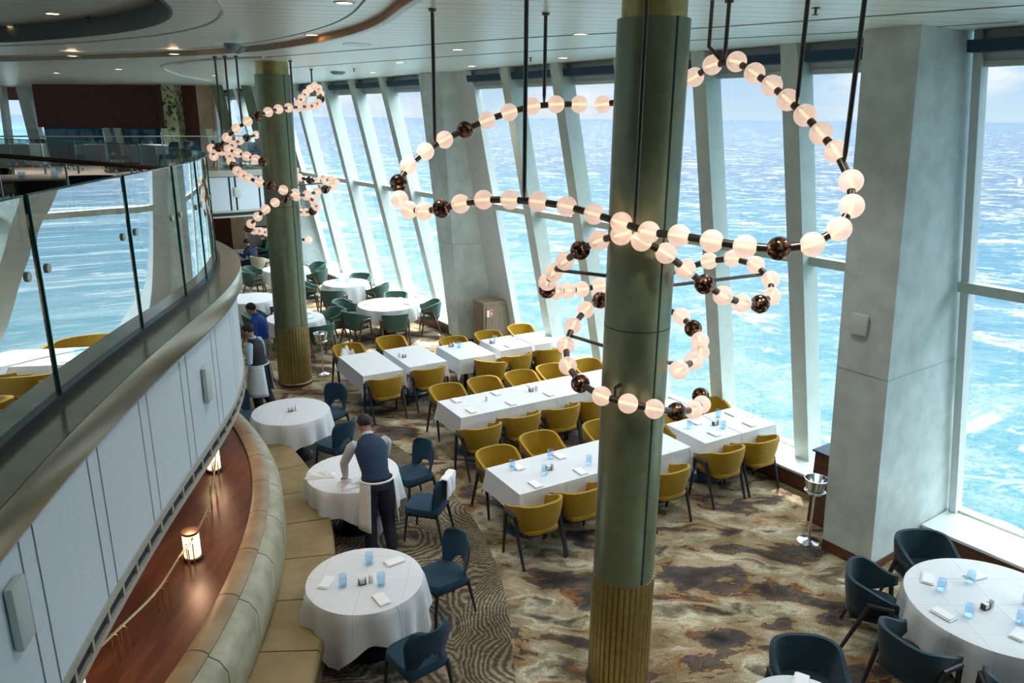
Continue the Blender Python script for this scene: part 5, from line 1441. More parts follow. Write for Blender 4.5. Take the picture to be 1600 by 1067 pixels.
# other chairs
def around(kind, c, r, deg, tx, group, turn=0):
    a = math.radians(deg); x, y = c[0] + math.cos(a) * r, c[1] + math.sin(a) * r
    return chair(kind, x, y, deg + 180 + turn, tx, group)
BG = 'blue side chairs at the banquette tables'
around('side', (-3.38, 10.9), .84, 62, 'dark teal side chair behind the upper round banquette table', BG)
around('side', (-3.38, 10.9), .92, -32, 'dark teal side chair between the two round tables, its back to the bending waiter', BG)
around('side', (-3.38, 10.9), 1.0, 150, 'dark teal side chair mostly hidden behind the balcony front, near the aproned waiter', BG)
around('side', (-2.01, 8.83), .90, 42, 'dark teal side chair right behind the bending waiter', BG)
ch_cloth = around('side', (-2.01, 8.83), .98, -14, 'teal side chair with a folded white cloth over its back', BG)
around('side', (-1.42, 6.50), .88, 38, 'dark blue side chair with an oval cut-out, right of the nearest banquette table', BG, 0)
around('side', (-1.42, 6.50), .90, -50, 'dark blue side chair at the bottom edge, its back turned to the camera', BG, 0)
TG = 'dark teal armchairs at the large right table'
around('teal', (4.56, 6.17), 1.02, 155, 'dark teal armchair left of the large right table, by the foot of the big pillar', TG)
around('teal', (4.56, 6.17), 1.02, 96, 'dark teal armchair behind the large right table, against the window sill', TG)
around('teal', (4.56, 6.17), 1.05, 205, 'dark teal armchair in front of the large right table, back to the camera', TG)
around('teal', (4.56, 6.17), 1.05, 252, 'dark teal armchair at the lower right corner of the photo', TG)
chair_top('teal', 1250, 992, -92, 'dark teal armchair alone at the bottom edge, facing the barely visible round table', TG)
GG = 'green armchairs at the far round tables'
for c_, r, deg, kind, tx in (((-3.0, 17.87), .98, 88, 'green', 'behind the sunlit round table, back towards the windows'), ((-3.0, 17.87), 1.0, 12, 'green', 'right of the sunlit round table, beside the middle pillar'),
                       ((-3.0, 17.87), 1.0, -72, 'green', 'in front of the sunlit round table, back to the camera'), ((-3.0, 17.87), 1.0, -128, 'green', 'front left of the sunlit round table'), ((-3.0, 17.87), 1.08, 172, 'green', 'left of the sunlit round table, lighter in the sun'),
                       ((-4.52, 20.3), .92, 78, 'green', 'on the window side of the second far round table'), ((-4.52, 20.3), .95, -18, 'green', 'right of the second far round table'), ((-4.52, 20.3), .95, -98, 'green', 'in front of the second far round table'), ((-4.52, 20.3), .98, -168, 'green', 'left of the second far round table, right beside the far column'),
                       ((-4.87, 16.55), .92, 40, 'green', 'behind the table half hidden by the far column'), ((-4.87, 16.55), .92, -42, 'green', 'behind the ice bucket stand near the far column'), ((-4.87, 16.55), .98, 165, 'green', 'between the balcony front and the far column, above the waiters'),
                       ((-6.45, 18.4), .95, 60, 'green', 'behind the far left round table'), ((-6.45, 18.4), .95, -20, 'green', 'right of the far left round table, left of the far column'),
                       ((-6.7, 22.2), .98, -145, 'green', 'front left of the farthest round table'), ((-6.7, 22.2), .98, 178, 'green', 'left of the farthest round table near the seated guests'), ((-6.7, 22.2), 1.0, -12, 'green', 'right of the farthest round table, by the window sill'), ((-6.7, 22.2), 1.0, 45, 'green', 'behind the farthest round table, against the white pillar')):
    around(kind, c_, r, deg, 'green armchair ' + tx, GG)

# ================================================================== tableware
ZT = HT + .006
pr = {}
def put(key, maker, x, y, z, rz, label, cat, group):
    if key not in pr:
        o = maker(); pr[key] = o; o.location = (x, y, z); o.rotation_euler = (0, 0, rz); tag(o, label, cat, group); return o
    src = pr[key]
    o = src.copy(); COL.objects.link(o); o.location = (x, y, z); o.rotation_euler = (0, 0, rz); o['label'] = label; o['group'] = group
    for ch in list(src.children):
        c_ = ch.copy(); COL.objects.link(c_); c_.parent = o
    return o
def mk_glass():
    bm = MB(); lathe(bm, [(.001, .0), (.034, .0), (.037, .004), (.042, .065), (.039, .125), (.037, .125), (.039, .065), (.034, .014), (.001, .012)], 22, close=False)
    return obj('water_tumbler', bm, 'tumbler_blue', None, True)
def mk_napkin():
    bm = MB(); box(bm, (0, 0, .006), (.115, .20, .010), bevel=.004); box(bm, (.008, .004, .015), (.10, .185, .008), bevel=.003)
    return obj('folded_napkin', bm, 'linen_napkin')
def mk_shaker():
    bm = MB(); lathe(bm, [(.022, 0), (.024, .01), (.023, .06), (.020, .075), (.010, .084), (.001, .086)], 20); return obj('salt_shaker', bm, 'porcelain', None, True)
def mk_holder():
    bm = MB(); box(bm, (0, 0, .004), (.07, .05, .008)); 
    for s in (-1, 1): box(bm, (s * .033, 0, .03), (.004, .05, .055))
    o = obj('packet_holder', bm, 'holder_dark')
    bm = MB()
    for k in range(4): box(bm, (-.02 + k * .013, 0, .034), (.008, .042, .05))
    obj('packets', bm, 'porcelain', o); return o
GL = 'blue water tumblers'; NP = 'folded white napkins'; SH = 'white salt shakers'; HD = 'small packet holders'
def P2(px, py): return onz(px, py, ZT)
for px, py, tx in ((577, 881, 'at the back of the nearest banquette table'), (536, 916, 'at the left of the nearest banquette table'), (596, 914, 'right of the shaker on the nearest banquette table'),
                   (1470, 922, 'left one on the large right table'), (1515.5, 910, 'at the back of the large right table'), (1513, 962, 'at the front of the large right table, left of the holder'), (1594, 974, 'at the right edge of the photo on the large right table'), (1604, 943, 'cut by the right edge of the photo'),
                   (800.5, 733, 'on a napkin at the left of the front table'), (859.8, 716, 'at the window side of the front row, over the seam'), (850.8, 741, 'in front of the shaker on the front row'), (920, 725, 'beside the near column on the front row'),
                   (1077, 668, 'at the left of the table by the right windows'), (1122, 652, 'on the far side of the table by the right windows'), (1129.4, 669, 'next to the shaker on the table by the right windows'), (1177, 651, 'at the right end of the table by the right windows'),
                   (717, 543, 'on the third back-row table beside the shaker'), (773, 533, 'on the fourth back-row table, left one'), (801, 533, 'on the fourth back-row table, right one'),
                   (527.5, 440, 'at the left on the far round table'), (541.8, 441, 'in the middle of the far round table'), (548.5, 437, 'at the right on the far round table'), (392, 457, 'on the far left round table by the balcony front')):
    p = P2(px, py); put('glass', mk_glass, p.x, p.y, ZT, 0, 'light blue water tumbler ' + tx, 'glass', GL)
for px, py, a, tx in ((616, 878, 35, 'at the back right of the nearest banquette table'), (596, 937, -55, 'at the front right of the nearest banquette table'), (510, 911, 80, 'at the left of the nearest banquette table'),
                      (1449, 905, 60, 'at the left of the large right table'), (1524, 901, 20, 'under the back tumbler on the large right table'), (1474, 961, 120, 'at the front of the large right table'), (1592, 992, 40, 'at the right edge on the large right table'),
                      (809, 730, DF, 'under the left tumbler of the front table'), (836.5, 757, DF, 'at the camera side of the front table'), (874, 713, DF, 'at the window side of the front row'), (907, 737, DF, 'at the camera side of the second front table'),
                      (713, 626, DF, 'first on the window side of the long table'), (736.5, 642, DF, 'first on the camera side of the long table'), (775, 615, DF, 'second on the window side of the long table'), (798.4, 630, DF, 'second on the camera side of the long table'), (857.5, 616, DF, 'third on the camera side of the long table'),
                      (830, 603, DF, 'third on the window side of the long table'), (905, 598, DF, 'near the sunlit right end of the long table'), (1116, 678, DF, 'at the camera side of the window table'), (1086, 660, DF, 'at the left of the window table'), (1171, 663, DF, 'at the right of the window table'), (1143, 647, DF, 'at the far side of the window table'),
                      (795, 541, DF, 'on the fourth back-row table'), (570, 476, 20, 'at the left on the sunlit round table'), (623, 467, 60, 'at the back of the sunlit round table'), (637, 475, -30, 'at the right on the sunlit round table'), (480, 489, 10, 'at the back of the table behind the far column'), (482, 497, 30, 'at the front of the table behind the far column'),
                      (1250, 1066, 60, 'on the table at the bottom edge')):
    p = P2(px, py); put('napkin', mk_napkin, p.x, p.y, ZT, math.radians(a - 90), 'folded white napkin ' + tx, 'napkin', NP)
for px, py, dx, tx in ((463, 641, -.10, 'on the upper banquette table'), (580, 909, -.10, 'on the nearest banquette table'), (1548, 948, -.09, 'on the large right table'), (863, 733, -.06, 'on the front row'), (760, 626, None, 'on the left half of the long table'),
                       (838, 610, -.11, 'on the right half of the long table'), (624, 557, .12, 'on the sunlit second back-row table'), (709, 541, -.07, 'on the third back-row table'), (766, 536, .06, 'on the fourth back-row table'), (1122, 663, -.07, 'on the table by the right windows'), (855, 523, None, 'on the back-row table next to the window')):
    p = P2(px, py); put('shaker', mk_shaker, p.x, p.y, ZT, 0, 'small white salt shaker ' + tx, 'shaker', SH)
    if dx is not None: put('holder', mk_holder, p.x + dx * .8, p.y - abs(dx) * .35, ZT, .4, 'dark packet holder beside the shaker ' + tx, 'condiment holder', HD)

def crumpled(name, label, loc, sx, sy, h, seed, mat='linen_napkin', rz=0, cat='cloth'):
    rnd = random.Random(seed); bm = MB(); n_ = 26; ph = [rnd.random() * 6 for _ in range(6)]
    V = [[None] * (n_ + 1) for _ in range(n_ + 1)]; V2 = [[None] * (n_ + 1) for _ in range(n_ + 1)]
    for i in range(n_ + 1):
        for j in range(n_ + 1):
            u_, v_ = i / n_ * 2 - 1, j / n_ * 2 - 1
            r2 = max(abs(u_), abs(v_)); e_ = max(0, 1 - r2 ** 3)
            z = h * e_ * (.55 + .25 * math.sin(5 * u_ + ph[0] + 2 * math.sin(3 * v_ + ph[1])) + .2 * math.sin(9 * v_ + ph[2] + 3 * u_)) + .004
            x = u_ * sx * (1 + .12 * math.sin(4 * v_ + ph[3])); y = v_ * sy * (1 + .15 * math.sin(3 * u_ + ph[4]))
            V[i][j] = bm.verts.new((x, y, max(.004, z))); V2[i][j] = bm.verts.new((x, y, .0))
    for i in range(n_):
        for j in range(n_):
            bm.faces.new((V[i][j], V[i + 1][j], V[i + 1][j + 1], V[i][j + 1])); bm.faces.new((V2[i][j], V2[i][j + 1], V2[i + 1][j + 1], V2[i + 1][j]))
    for k in range(n_):
        bm.faces.new((V[k][0], V2[k][0], V2[k + 1][0], V[k + 1][0])); bm.faces.new((V[k][n_], V[k + 1][n_], V2[k + 1][n_], V2[k][n_]))
        bm.faces.new((V[0][k], V[0][k + 1], V2[0][k + 1], V2[0][k])); bm.faces.new((V[n_][k], V2[n_][k], V2[n_][k + 1], V[n_][k + 1]))
    o = obj(name, bm, mat, None, True, loc); o.rotation_euler = (0, 0, rz)
    return tag(o, label, cat)
p = P2(502, 744); crumpled('rolled_cloth', 'rolled white cloth lying left on the table of the bending waiter', (p.x, p.y, ZT), .18, .07, .06, 3, rz=.15)
p = P2(549, 757); crumpled('crumpled_cloth', 'crumpled white cloth under the hand of the bending waiter', (p.x, p.y, ZT), .14, .12, .07, 5, rz=.5)
p = P2(605, 477); crumpled('crumpled_cloth', 'crumpled white napkin in the middle of the sunlit round table', (p.x, p.y, ZT), .13, .13, .07, 8)
# cloth hung over the teal chair back, cloth on the mustard chair
a = math.radians(-14); cx_, cy_ = -2.01 + math.cos(a) * (.98 + .295), 8.83 + math.sin(a) * (.98 + .295)
bm = MB(); C_ = []
for j in range(15):
    t = j / 14; 
    if t < .42: y, z = -.045 - .02 * t, .872 - (.42 - t) * .62
    elif t < .58: y, z = -.045 + (t - .42) / .16 * .10, .880
    else: y, z = .055 + (t - .58) * .25, .872 - (t - .58) * .50
    C_.append((y, z))
rows = [[bm.verts.new((-.15 + .30 * i / 10 + .01 * math.sin(j), y + .008 * math.sin(i * 1.3 + j * .6), z + .004 * math.sin(i * .9))) for i in range(11)] for j, (y, z) in enumerate(C_)]
for p_, q_ in zip(rows, rows[1:]):
    for i in range(10): bm.faces.new((p_[i], p_[i + 1], q_[i + 1], q_[i]))
o = obj('hanging_cloth', bm, 'linen_napkin', None, True, (cx_, cy_, 0)); o.rotation_euler = (0, 0, math.radians(-14 + 90) ); md = o.modifiers.new('thick', 'SOLIDIFY'); md.thickness = .012
tag(o, 'folded white cloth draped over the back of the teal chair', 'cloth')
p = onz(541, 549, .66); crumpled('crumpled_cloth', 'bundled white cloth on the seat of the leftmost mustard chair', (p.x, p.y, .482), .18, .15, .30, 11, rz=.5)

# ================================================================== ice bucket stands, cabinet, podium
def ice_stand(x, y, label):
    t = thing('ice_bucket_stand', label, 'ice bucket stand', (x, y, 0), 0, 'chrome ice bucket stands')
    bm = MB(); lathe(bm, [(.14, 0), (.135, .012), (.05, .035), (.014, .05)], 32); obj('base', bm, 'chrome', t, True)
    bm = MB(); lathe(bm, [(.014, .04), (.014, .66)], 16); obj('pole', bm, 'chrome', t, True)
    bm = MB(); lathe(bm, [(.04, .655), (.09, .67), (.105, .72), (.135, .86), (.142, .875), (.135, .875), (.10, .72), (.03, .675), (.001, .675)], 36, close=False); obj('bucket', bm, 'chrome', t, True)
    bm = MB(); lathe(bm, [(.115, .705), (.128, .712), (.115, .72)], 32, close=False); obj('holder_ring', bm, 'chrome', t, True)
    return t
p = onz(505, 584, 0); ice_stand(p.x, p.y, 'tall chrome ice bucket stand right of the far column base')
p = onz(1263, 846, 0); ice_stand(p.x, p.y, 'tall chrome ice bucket stand left of the big right pillar')
# cabinet at the middle pillar
t = thing('cabinet', 'low brown wooden cabinet with one door, standing against the middle pillar', 'cabinet', (0, 0, 0))
ca, cb = onz(755.5, 474, 1.15), onz(803.5, 467.5, 1.15)
d = (cb - ca); wdt = d.length; an = math.atan2(d.y, d.x)
t.location = (ca.x, ca.y, 0); t.rotation_euler = (0, 0, an)
dp = .47
bm = MB(); box(bm, (wdt / 2, dp / 2, .56), (wdt, dp, 1.12)); obj('carcass', bm, 'wood_cabinet', t)
bm = MB(); box(bm, (wdt / 2, dp / 2, 1.135), (wdt + .03, dp + .03, .03), bevel=.004); obj('top_board', bm, 'wood_cabinet', t)
bm = MB(); box(bm, (wdt / 2 + .01, -.008, .54), (wdt - .10, .016, .98), bevel=.003); dr = obj('door', bm, 'wood_cabinet', t)
bm = MB(); ball(bm, (.11, -.03, .42), .018, 12, 8); obj('knob', bm, 'steel', dr, True)
bm = MB(); box(bm, (.15, -.018, .90), (.15, .004, .15)); sg = obj('sign', bm, 'sign_white', dr); sg['label'] = 'small white sign with a red fire symbol'
bm = MB()
for k_ in range(1): box(bm, (.182, -.022, .90), (.075, .004, .13), mi=0)
obj('red_panel', bm, 'sign_red', dr)
bm = MB(); box(bm, (.185, -.0255, .895), (.028, .004, .06)); box(bm, (.170, -.0255, .925), (.03, .004, .010)); obj('extinguisher_symbol', bm, 'sign_white', dr)
# podium behind the pillar
pc = onz(1262, 852, 0)
t = thing('podium', 'narrow dark wooden host stand squeezed left of the big right pillar', 'podium', (4.14, 8.98, 0), math.radians(AX + 93))
bm = MB(); box(bm, (0, 0, .50), (.34, .30, 1.0), bevel=.006); obj('body', bm, 'wood_base', t)
bm = MB(); box(bm, (0, 0, 1.012), (.40, .36, .024), bevel=.004); obj('top_board', bm, 'blind_blue', t)
# wireless boxes
def ap(px, py, origin, nrm, label, w=.20, h=.24, tl=0.0):
    p = origin; t = thing('access_point', label, 'access point', p, math.atan2(nrm.y, nrm.x) + PI / 2, 'white rounded wall boxes')
    bm = MB(); box(bm, (0, -.022, 0), (w, .045, h), bevel=.018); obj('cover', bm, 'ap_white', t, True)
    bm = MB(); box(bm, (0, -.003, -h * .46), (w * .5, .02, .02)); obj('bracket', bm, 'plastic_grey', t)
    return t
def seg_hit(px, py, a, b):
    d = cF * FOC + cR * (px - 800) - cU * (py - 533.5); nr = Vector((b.y - a.y, -(b.x - a.x), 0)); t = (a - Vector((0, 0, H))).dot(nr) / d.dot(nr); return Vector((0, 0, H)) + d * t, nr.normalized()
a_, b_ = atA(0, 3.3), atA(1, 3.3)
p, nr = seg_hit(1345, 506, a_, b_); nr = -nr if nr.x > 0 else nr
ap(0, 0, p + nr * .004, nr, 'rounded white wall box on the dark face of the big right pillar')
fc = offset(cap, -.075)
def fascia_hit(px, py, C):
    best = None
    for a, b in zip(C, C[1:]):
        A3, B3 = Vector((a.x, a.y, 0)), Vector((b.x, b.y, 0)); q, nr = seg_hit(px, py, A3, B3)
        f_ = (Vector((q.x, q.y)) - a).dot((b - a)) / (b - a).length_squared
        if 0 <= f_ <= 1:
            dd = (q - Vector((0, 0, H))).length
            if best is None or dd < best[0]: best = (dd, q, nr)
    return best[1], best[2]
for px, py, tx in ((22, 958, 'lower left, nearest the camera'), (319, 600, 'halfway along the curved white balcony front')):
    q, nr = fascia_hit(px, py, fc); ap(0, 0, q + nr * .004, nr, 'rounded white wall box on the balcony front, ' + tx, .15, .34)
q, nr = fascia_hit(371, 300, offset(fd, .0)); ap(0, 0, q + nr * .004, nr, 'rounded white wall box on the far balcony front', .24, .30)

# furniture on the far balcony
def far_table(x, y, tx, seed):
    pedestal_table('dining_table', 'square far balcony table, ' + tx, x, y, 0, .45, .45, group='far balcony tables').location.z = ZD
    o = obj('tablecloth', rect_cloth(.45, .45, .62, seed), 'linen', None, True, (x, y, ZD + HT)); tag(o, 'far balcony tablecloth, ' + tx, 'tablecloth', 'cloths on the far balcony')
    for k in (-1, 1): put('glass', mk_glass, x + .12 * k, y + .05, ZD + ZT, 0, ('left' if k < 0 else 'right') + ' glass on the far balcony table ' + tx, 'glass', 'glasses on the far balcony tables')
for px, tx in ((35, 'at the left below the sea window'), (150, 'below the dark wood wall, left'), (228, 'below the dark wood wall, right'), (372, 'right of the dark wood, behind the far chandelier')):
    x = xw(px, 220, 23.9 if px < 300 else 26.5); y = 23.9 if px < 300 else 26.5
    far_table(x, y, tx, px)
for px, y_, f, tx in ((60, 24.9, -90, 'behind the leftmost table'), (112, 23.2, 60, 'between the left and middle tables'), (185, 23.2, 70, 'left of the right-hand table'), (262, 23.7, 170, 'right of the right-hand table'), (300, 24.4, -60, 'near the mural panel'), (345, 25.6, 20, 'left of the table behind the chandelier'), (394, 26.2, 180, 'right of the table behind the chandelier')):
    o = chair('side', xw(px, 225, y_), y_, f, 'blue balcony chair ' + tx, 'blue chairs on the far balcony'); o.location.z = ZD
# cream slanted dividers in the niche
for k, px in enumerate((160, 178, 252, 322)):
    a = Vector((xw(px, 210, 25.4), 25.4, 4.66)); b = Vector((xw(px + 12, 240, 25.4), 25.4, ZD))
    bm = MB(); hexa(bm, [b, b + Vector((.2, 0, 0)), b + Vector((.2, .1, 0)), b + Vector((0, .1, 0))], [a, a + Vector((.2, 0, 0)), a + Vector((.2, .1, 0)), a + Vector((0, .1, 0))])
    struct('trim_niche_%d' % (k + 1), bm, 'cream_fabric')
# black chairs at the near balcony table
qa, qb = onz(138, 275, ZD + .79), onz(58, 284, ZD + .79)
for k, (x, y, f, tx) in enumerate(((qa.x - .1, qa.y + .26, 112, 'right one at the balcony table, close to the glass'), (qb.x - .1, qb.y + .26, 112, 'left one at the balcony table, close to the glass'), (-8.3, 12.3, -70, 'behind the balcony table'))):
    if 'black' not in proto:
        o = make_armchair('black armchair, ' + tx, 'black_fabric', 'leg_dark'); o.location = (x, y, ZD); o.rotation_euler = (0, 0, math.radians(f - 90)); o['group'] = 'black balcony armchairs'; proto['black'] = o
    else: dup(proto['black'], (x, y, ZD), math.radians(f - 90), 'black armchair, ' + tx)

# ================================================================== people
def tp(p): return Vector(p)
def limb(bm, pts, rs, n_=14, squash=1.0, fwd=None):
    pts = [Vector(p) for p in pts]; secs = []
    for p, q, (s, t) in zip(pts, rs, frames(pts)): secs.append((p, q, q * squash, s, t))
    loft(bm, secs, n_)
def sk_body(name, joints, edges_, rad, mat_, parent, root):
    """continuous skinned surface grown over a joint skeleton"""
    keys = list(joints); me = bpy.data.meshes.new(name)
    me.from_pydata([joints[k] for k in keys], [(keys.index(a), keys.index(b)) for a, b in edges_], [])
    o = bpy.data.objects.new(name, me); COL.objects.link(o); o.parent = parent
    me.materials.append(MATS[mat_])
    m1 = o.modifiers.new('skin', 'SKIN'); m1.use_smooth_shade = True
    for i, k in enumerate(keys):
        r = rad[k]; me.skin_vertices[0].data[i].radius = r if isinstance(r, tuple) else (r, r)
        me.skin_vertices[0].data[i].use_root = (k == root)
    m2 = o.modifiers.new('sub', 'SUBSURF'); m2.levels = 2; m2.render_levels = 2
    return o
def mid(a, b, t): return tuple(a[i] + (b[i] - a[i]) * t for i in range(3))

def person(label, loc, rz, J, skin, hair, top, sleeve, trouser, shoe='trouser_black', apron=None, scale=1.0, group=None):
    """J: joint positions in the figure's own frame (x right, y forward, z up, metres)"""
    root = thing('person', label, 'person', loc, rz); root.scale = (scale,) * 3
    V = {k: Vector(v) for k, v in J.items()}
    # --- continuous body: torso, limbs, neck, head core, hands with fingers
    jt, ed, rd = {}, [], {}
    def add(k, p, r): jt[k] = tuple(p); rd[k] = r
    add('pelvis', V['pelvis'], (.09, .08)); add('waist', V['waist'], (.09, .08)); add('chest', V['chest'], (.10, .085)); add('neck0', V['neck'], .052); add('neck1', V['neck'].lerp(V['head'], .45), .052); add('skull', V['head'], (.072, .085))
    ed += [('pelvis', 'waist'), ('waist', 'chest'), ('chest', 'neck0'), ('neck0', 'neck1'), ('neck1', 'skull')]
    for s in ('L', 'R'):
        add('sh' + s, V['sh' + s], .052); add('el' + s, V['el' + s], .038); add('wr' + s, V['wr' + s], .026)
        ed += [('chest', 'sh' + s), ('sh' + s, 'el' + s), ('el' + s, 'wr' + s)]
        d = (V['wr' + s] - V['el' + s]).normalized(); side, up = ring_frame(d)
        if 'hd' + s in V: d = (V['hd' + s] - V['wr' + s]).normalized(); side, up = ring_frame(d)
        palm = V['wr' + s] + d * .075; add('pm' + s, palm, (.036, .018)); ed.append(('wr' + s, 'pm' + s))
        for f_, (o_, ln) in enumerate(((-.030, .066), (-.010, .078), (.010, .073), (.029, .058))):
            b1 = palm + side * o_ + d * .03; b2 = b1 + d * ln * .5 - up * .012; b3 = b2 + d * ln * .42 - up * .026
            add('f%d%sa' % (f_, s), b1, .0095); add('f%d%sb' % (f_, s), b2, .009); add('f%d%sc' % (f_, s), b3, .008)
            ed += [('pm' + s, 'f%d%sa' % (f_, s)), ('f%d%sa' % (f_, s), 'f%d%sb' % (f_, s)), ('f%d%sb' % (f_, s), 'f%d%sc' % (f_, s))]
        tb = V['wr' + s] + d * .035 + side * (-.038 if s == 'L' else .038); te = tb + d * .05 + side * (-.018 if s == 'L' else .018) - up * .012
        add('t%sa' % s, tb, .011); add('t%sb' % s, te, .0095); ed += [('wr' + s, 't%sa' % s), ('t%sa' % s, 't%sb' % s)]
        add('hp' + s, V['hp' + s], .065); add('kn' + s, V['kn' + s], .048); add('an' + s, V['an' + s], .030); add('to' + s, V['an' + s] + Vector(J.get('toe' + s, (0, .13, -.05))) * .8, .020)
        ed += [('pelvis', 'hp' + s), ('hp' + s, 'kn' + s), ('kn' + s, 'an' + s), ('an' + s, 'to' + s)]
    sk_body('body', jt, ed, rd, skin, root, 'pelvis')
    # --- head: shaped ovoid with nose, ears, eyes, mouth
    hd = V['head']; fw = Vector(J['face']).normalized(); upv = Vector(J.get('headup', (0, 0, 1))).normalized(); sd_ = fw.cross(upv).normalized(); upv = sd_.cross(fw).normalized()
    Mh = Matrix((sd_, fw, upv)).transposed().to_4x4(); Mh.translation = hd
    bm = MB(); rows = []
    prof = [(-.115, .028, .035, .035), (-.105, .045, .055, .030), (-.08, .058, .070, .018), (-.04, .068, .085, .006), (0, .074, .094, 0), (.04, .076, .096, -.002), (.075, .068, .085, -.004), (.10, .048, .060, -.006), (.112, .02, .026, -.006)]
    for z, a, b, yo in prof:
        ring = []
        for k in range(24):
            an = 2 * PI * k / 24; x_, y_ = a * math.cos(an), b * math.sin(an) + yo
            if math.sin(an) > .97 and -.05 < z < .01: y_ += .020
            if math.sin(an) > .85 and .0 <= z < .03: y_ -= .004
            ring.append(bm.verts.new((x_, y_, z)))
        rows.append(ring)
    for p_, q_ in zip(rows, rows[1:]):
        for k in range(24): bm.faces.new((p_[k], p_[(k + 1) % 24], q_[(k + 1) % 24], q_[k]))
    bm.faces.new(rows[0][::-1]); bm.faces.new(rows[-1])
    for s in (-1, 1): ball(bm, (s * .078, -.005, -.005), .022, 10, 8, (.45, .8, 1.3))
    ball(bm, (0, .10, -.022), .014, 10, 8, (.9, 1, 1.2))
    bmesh.ops.transform(bm, matrix=Mh, verts=bm.verts[:]); obj('head', bm, skin, root, True)
    bm = MB()
    for s in (-1, 1): ball(bm, (s * .032, .086, .008), .010, 10, 8, (1.2, .7, .7))
    bmesh.ops.transform(bm, matrix=Mh, verts=bm.verts[:]); obj('eyes', bm, 'hair_black', root, True)
    bm = MB(); ball(bm, (0, .088, -.060), .02, 10, 6, (1.1, .4, .35)); bmesh.ops.transform(bm, matrix=Mh, verts=bm.verts[:]); obj('mouth', bm, 'sign_red' if False else skin, root, True)
    bm = MB(); q_ = bmesh.ops.create_uvsphere(bm, u_segments=28, v_segments=18, radius=1.0)
    for v in list(bm.verts):
        x_, y_, z_ = v.co
        rr = 1 + .02 * math.sin(x_ * 30) * math.cos(y_ * 28)
        v.co = Vector((x_ * .084 * rr, y_ * .104 * rr - .010, z_ * .098 + .030))
    dele = [v for v in bm.verts if (v.co.y > .045 and v.co.z < .055) or (v.co.y > .0 and v.co.z < .0)]
    bmesh.ops.delete(bm, geom=dele, context='VERTS')
    bmesh.ops.transform(bm, matrix=Mh, verts=bm.verts[:]); hr_ = obj('hair', bm, hair, root, True); m_ = hr_.modifiers.new('thick', 'SOLIDIFY'); m_.thickness = .012
    # --- clothes
    shv = (V['shR'] - V['shL']).normalized(); hv = (V['hpR'] - V['hpL']).normalized()
    def sec(p, a, b, xd, axis): yd = axis.cross(xd).normalized(); return (p, a, b, xd, yd)
    ax1 = (V['chest'] - V['waist']).normalized(); ax0 = (V['waist'] - V['pelvis']).normalized(); ax2 = (V['neck'] - V['chest']).normalized()
    bm = MB()
    loft(bm, [sec(V['pelvis'] + ax0 * .04, .175, .128, hv, ax0), sec(V['waist'], .160, .118, hv, ax0), sec(V['waist'].lerp(V['chest'], .5), .178, .128, shv, ax1), sec(V['chest'], .195, .132, shv, ax1),
              sec(V['chest'].lerp(V['neck'], .45), .188, .115, shv, ax2), sec(V['chest'].lerp(V['neck'], .78), .120, .085, shv, ax2), sec(V['neck'] + ax2 * .0, .068, .064, shv, ax2)], 28)
    obj('waistcoat', bm, top, root, True)
    bm = MB(); loft(bm, [sec(V['neck'] - ax2 * .012, .072, .068, shv, ax2), sec(V['neck'] + ax2 * .03, .064, .062, shv, ax2)], 24); obj('collar', bm, sleeve, root, True)
    for s in ('L', 'R'):
        a_, b_, c_ = V['sh' + s], V['el' + s], V['wr' + s]
        bm = MB(); inn = a_.lerp(V['chest'], .28)
        limb(bm, [inn, a_.lerp(V['chest'], .08), a_.lerp(b_, .18), a_.lerp(b_, .5), b_, b_.lerp(c_, .5), c_.lerp(b_, .04)], [.050, .064, .066, .060, .052, .046, .037]); obj('sleeve', bm, sleeve, root, True)
        h_, k_, n_ = V['hp' + s], V['kn' + s], V['an' + s]
        bm = MB(); limb(bm, [h_ + Vector((0, 0, .07)), h_, h_.lerp(k_, .5), k_, k_.lerp(n_, .5), n_ + (k_ - n_).normalized() * .01], [.098, .118, .102, .085, .078, .072]); obj('trouser_leg', bm, trouser, root, True)
        bm = MB(); fd_ = Vector(J.get('toe' + s, (0, .13, -.05))); fd_.z = 0; fd_.normalize(); sx_ = Vector((fd_.y, -fd_.x, 0)); up_ = Vector((0, 0, 1)); b0_ = Vector((n_.x, n_.y, n_.z - .075))
        secs = [(b0_ - fd_ * .075 + up_ * .03, .028, .03, sx_, up_), (b0_ - fd_ * .05 + up_ * .045, .038, .05, sx_, up_), (b0_ + up_ * .05, .042, .055, sx_, up_), (b0_ + fd_ * .09 + up_ * .034, .047, .036, sx_, up_), (b0_ + fd_ * .16 + up_ * .026, .040, .026, sx_, up_), (b0_ + fd_ * .19 + up_ * .02, .018, .014, sx_, up_)]
        loft(bm, secs, 16); obj('shoe', bm, shoe, root, True)
    bm = MB(); loft(bm, [sec(V['pelvis'] - ax0 * .09, .15, .11, hv, ax0), sec(V['pelvis'] - ax0 * .02, .172, .125, hv, ax0), sec(V['pelvis'] + ax0 * .07, .168, .12, hv, ax0)], 24); obj('trouser_hips', bm, trouser, root, True)
    if apron:
        mat_a, a0, a1, ln, rad_ = apron
        bm = MB(); nA = 24; top_ = V['pelvis'] + Vector((0, 0, .09)); prev = None
        for j in range(9):
            t = j / 8; ring = []
            for k in range(nA + 1):
                an = math.radians(a0 + (a1 - a0) * k / nA); rx = .196 + .045 * t + rad_ * t; ry = .160 + .05 * t + rad_ * t
                w_ = .010 * math.sin(k * 1.1) * t
                ring.append(bm.verts.new((top_.x + (rx + w_) * math.cos(an), top_.y + (ry + w_) * math.sin(an), top_.z - ln * t)))
            if prev:
                for k in range(nA): bm.faces.new((prev[k], prev[k + 1], ring[k + 1], ring[k]))
            prev = ring
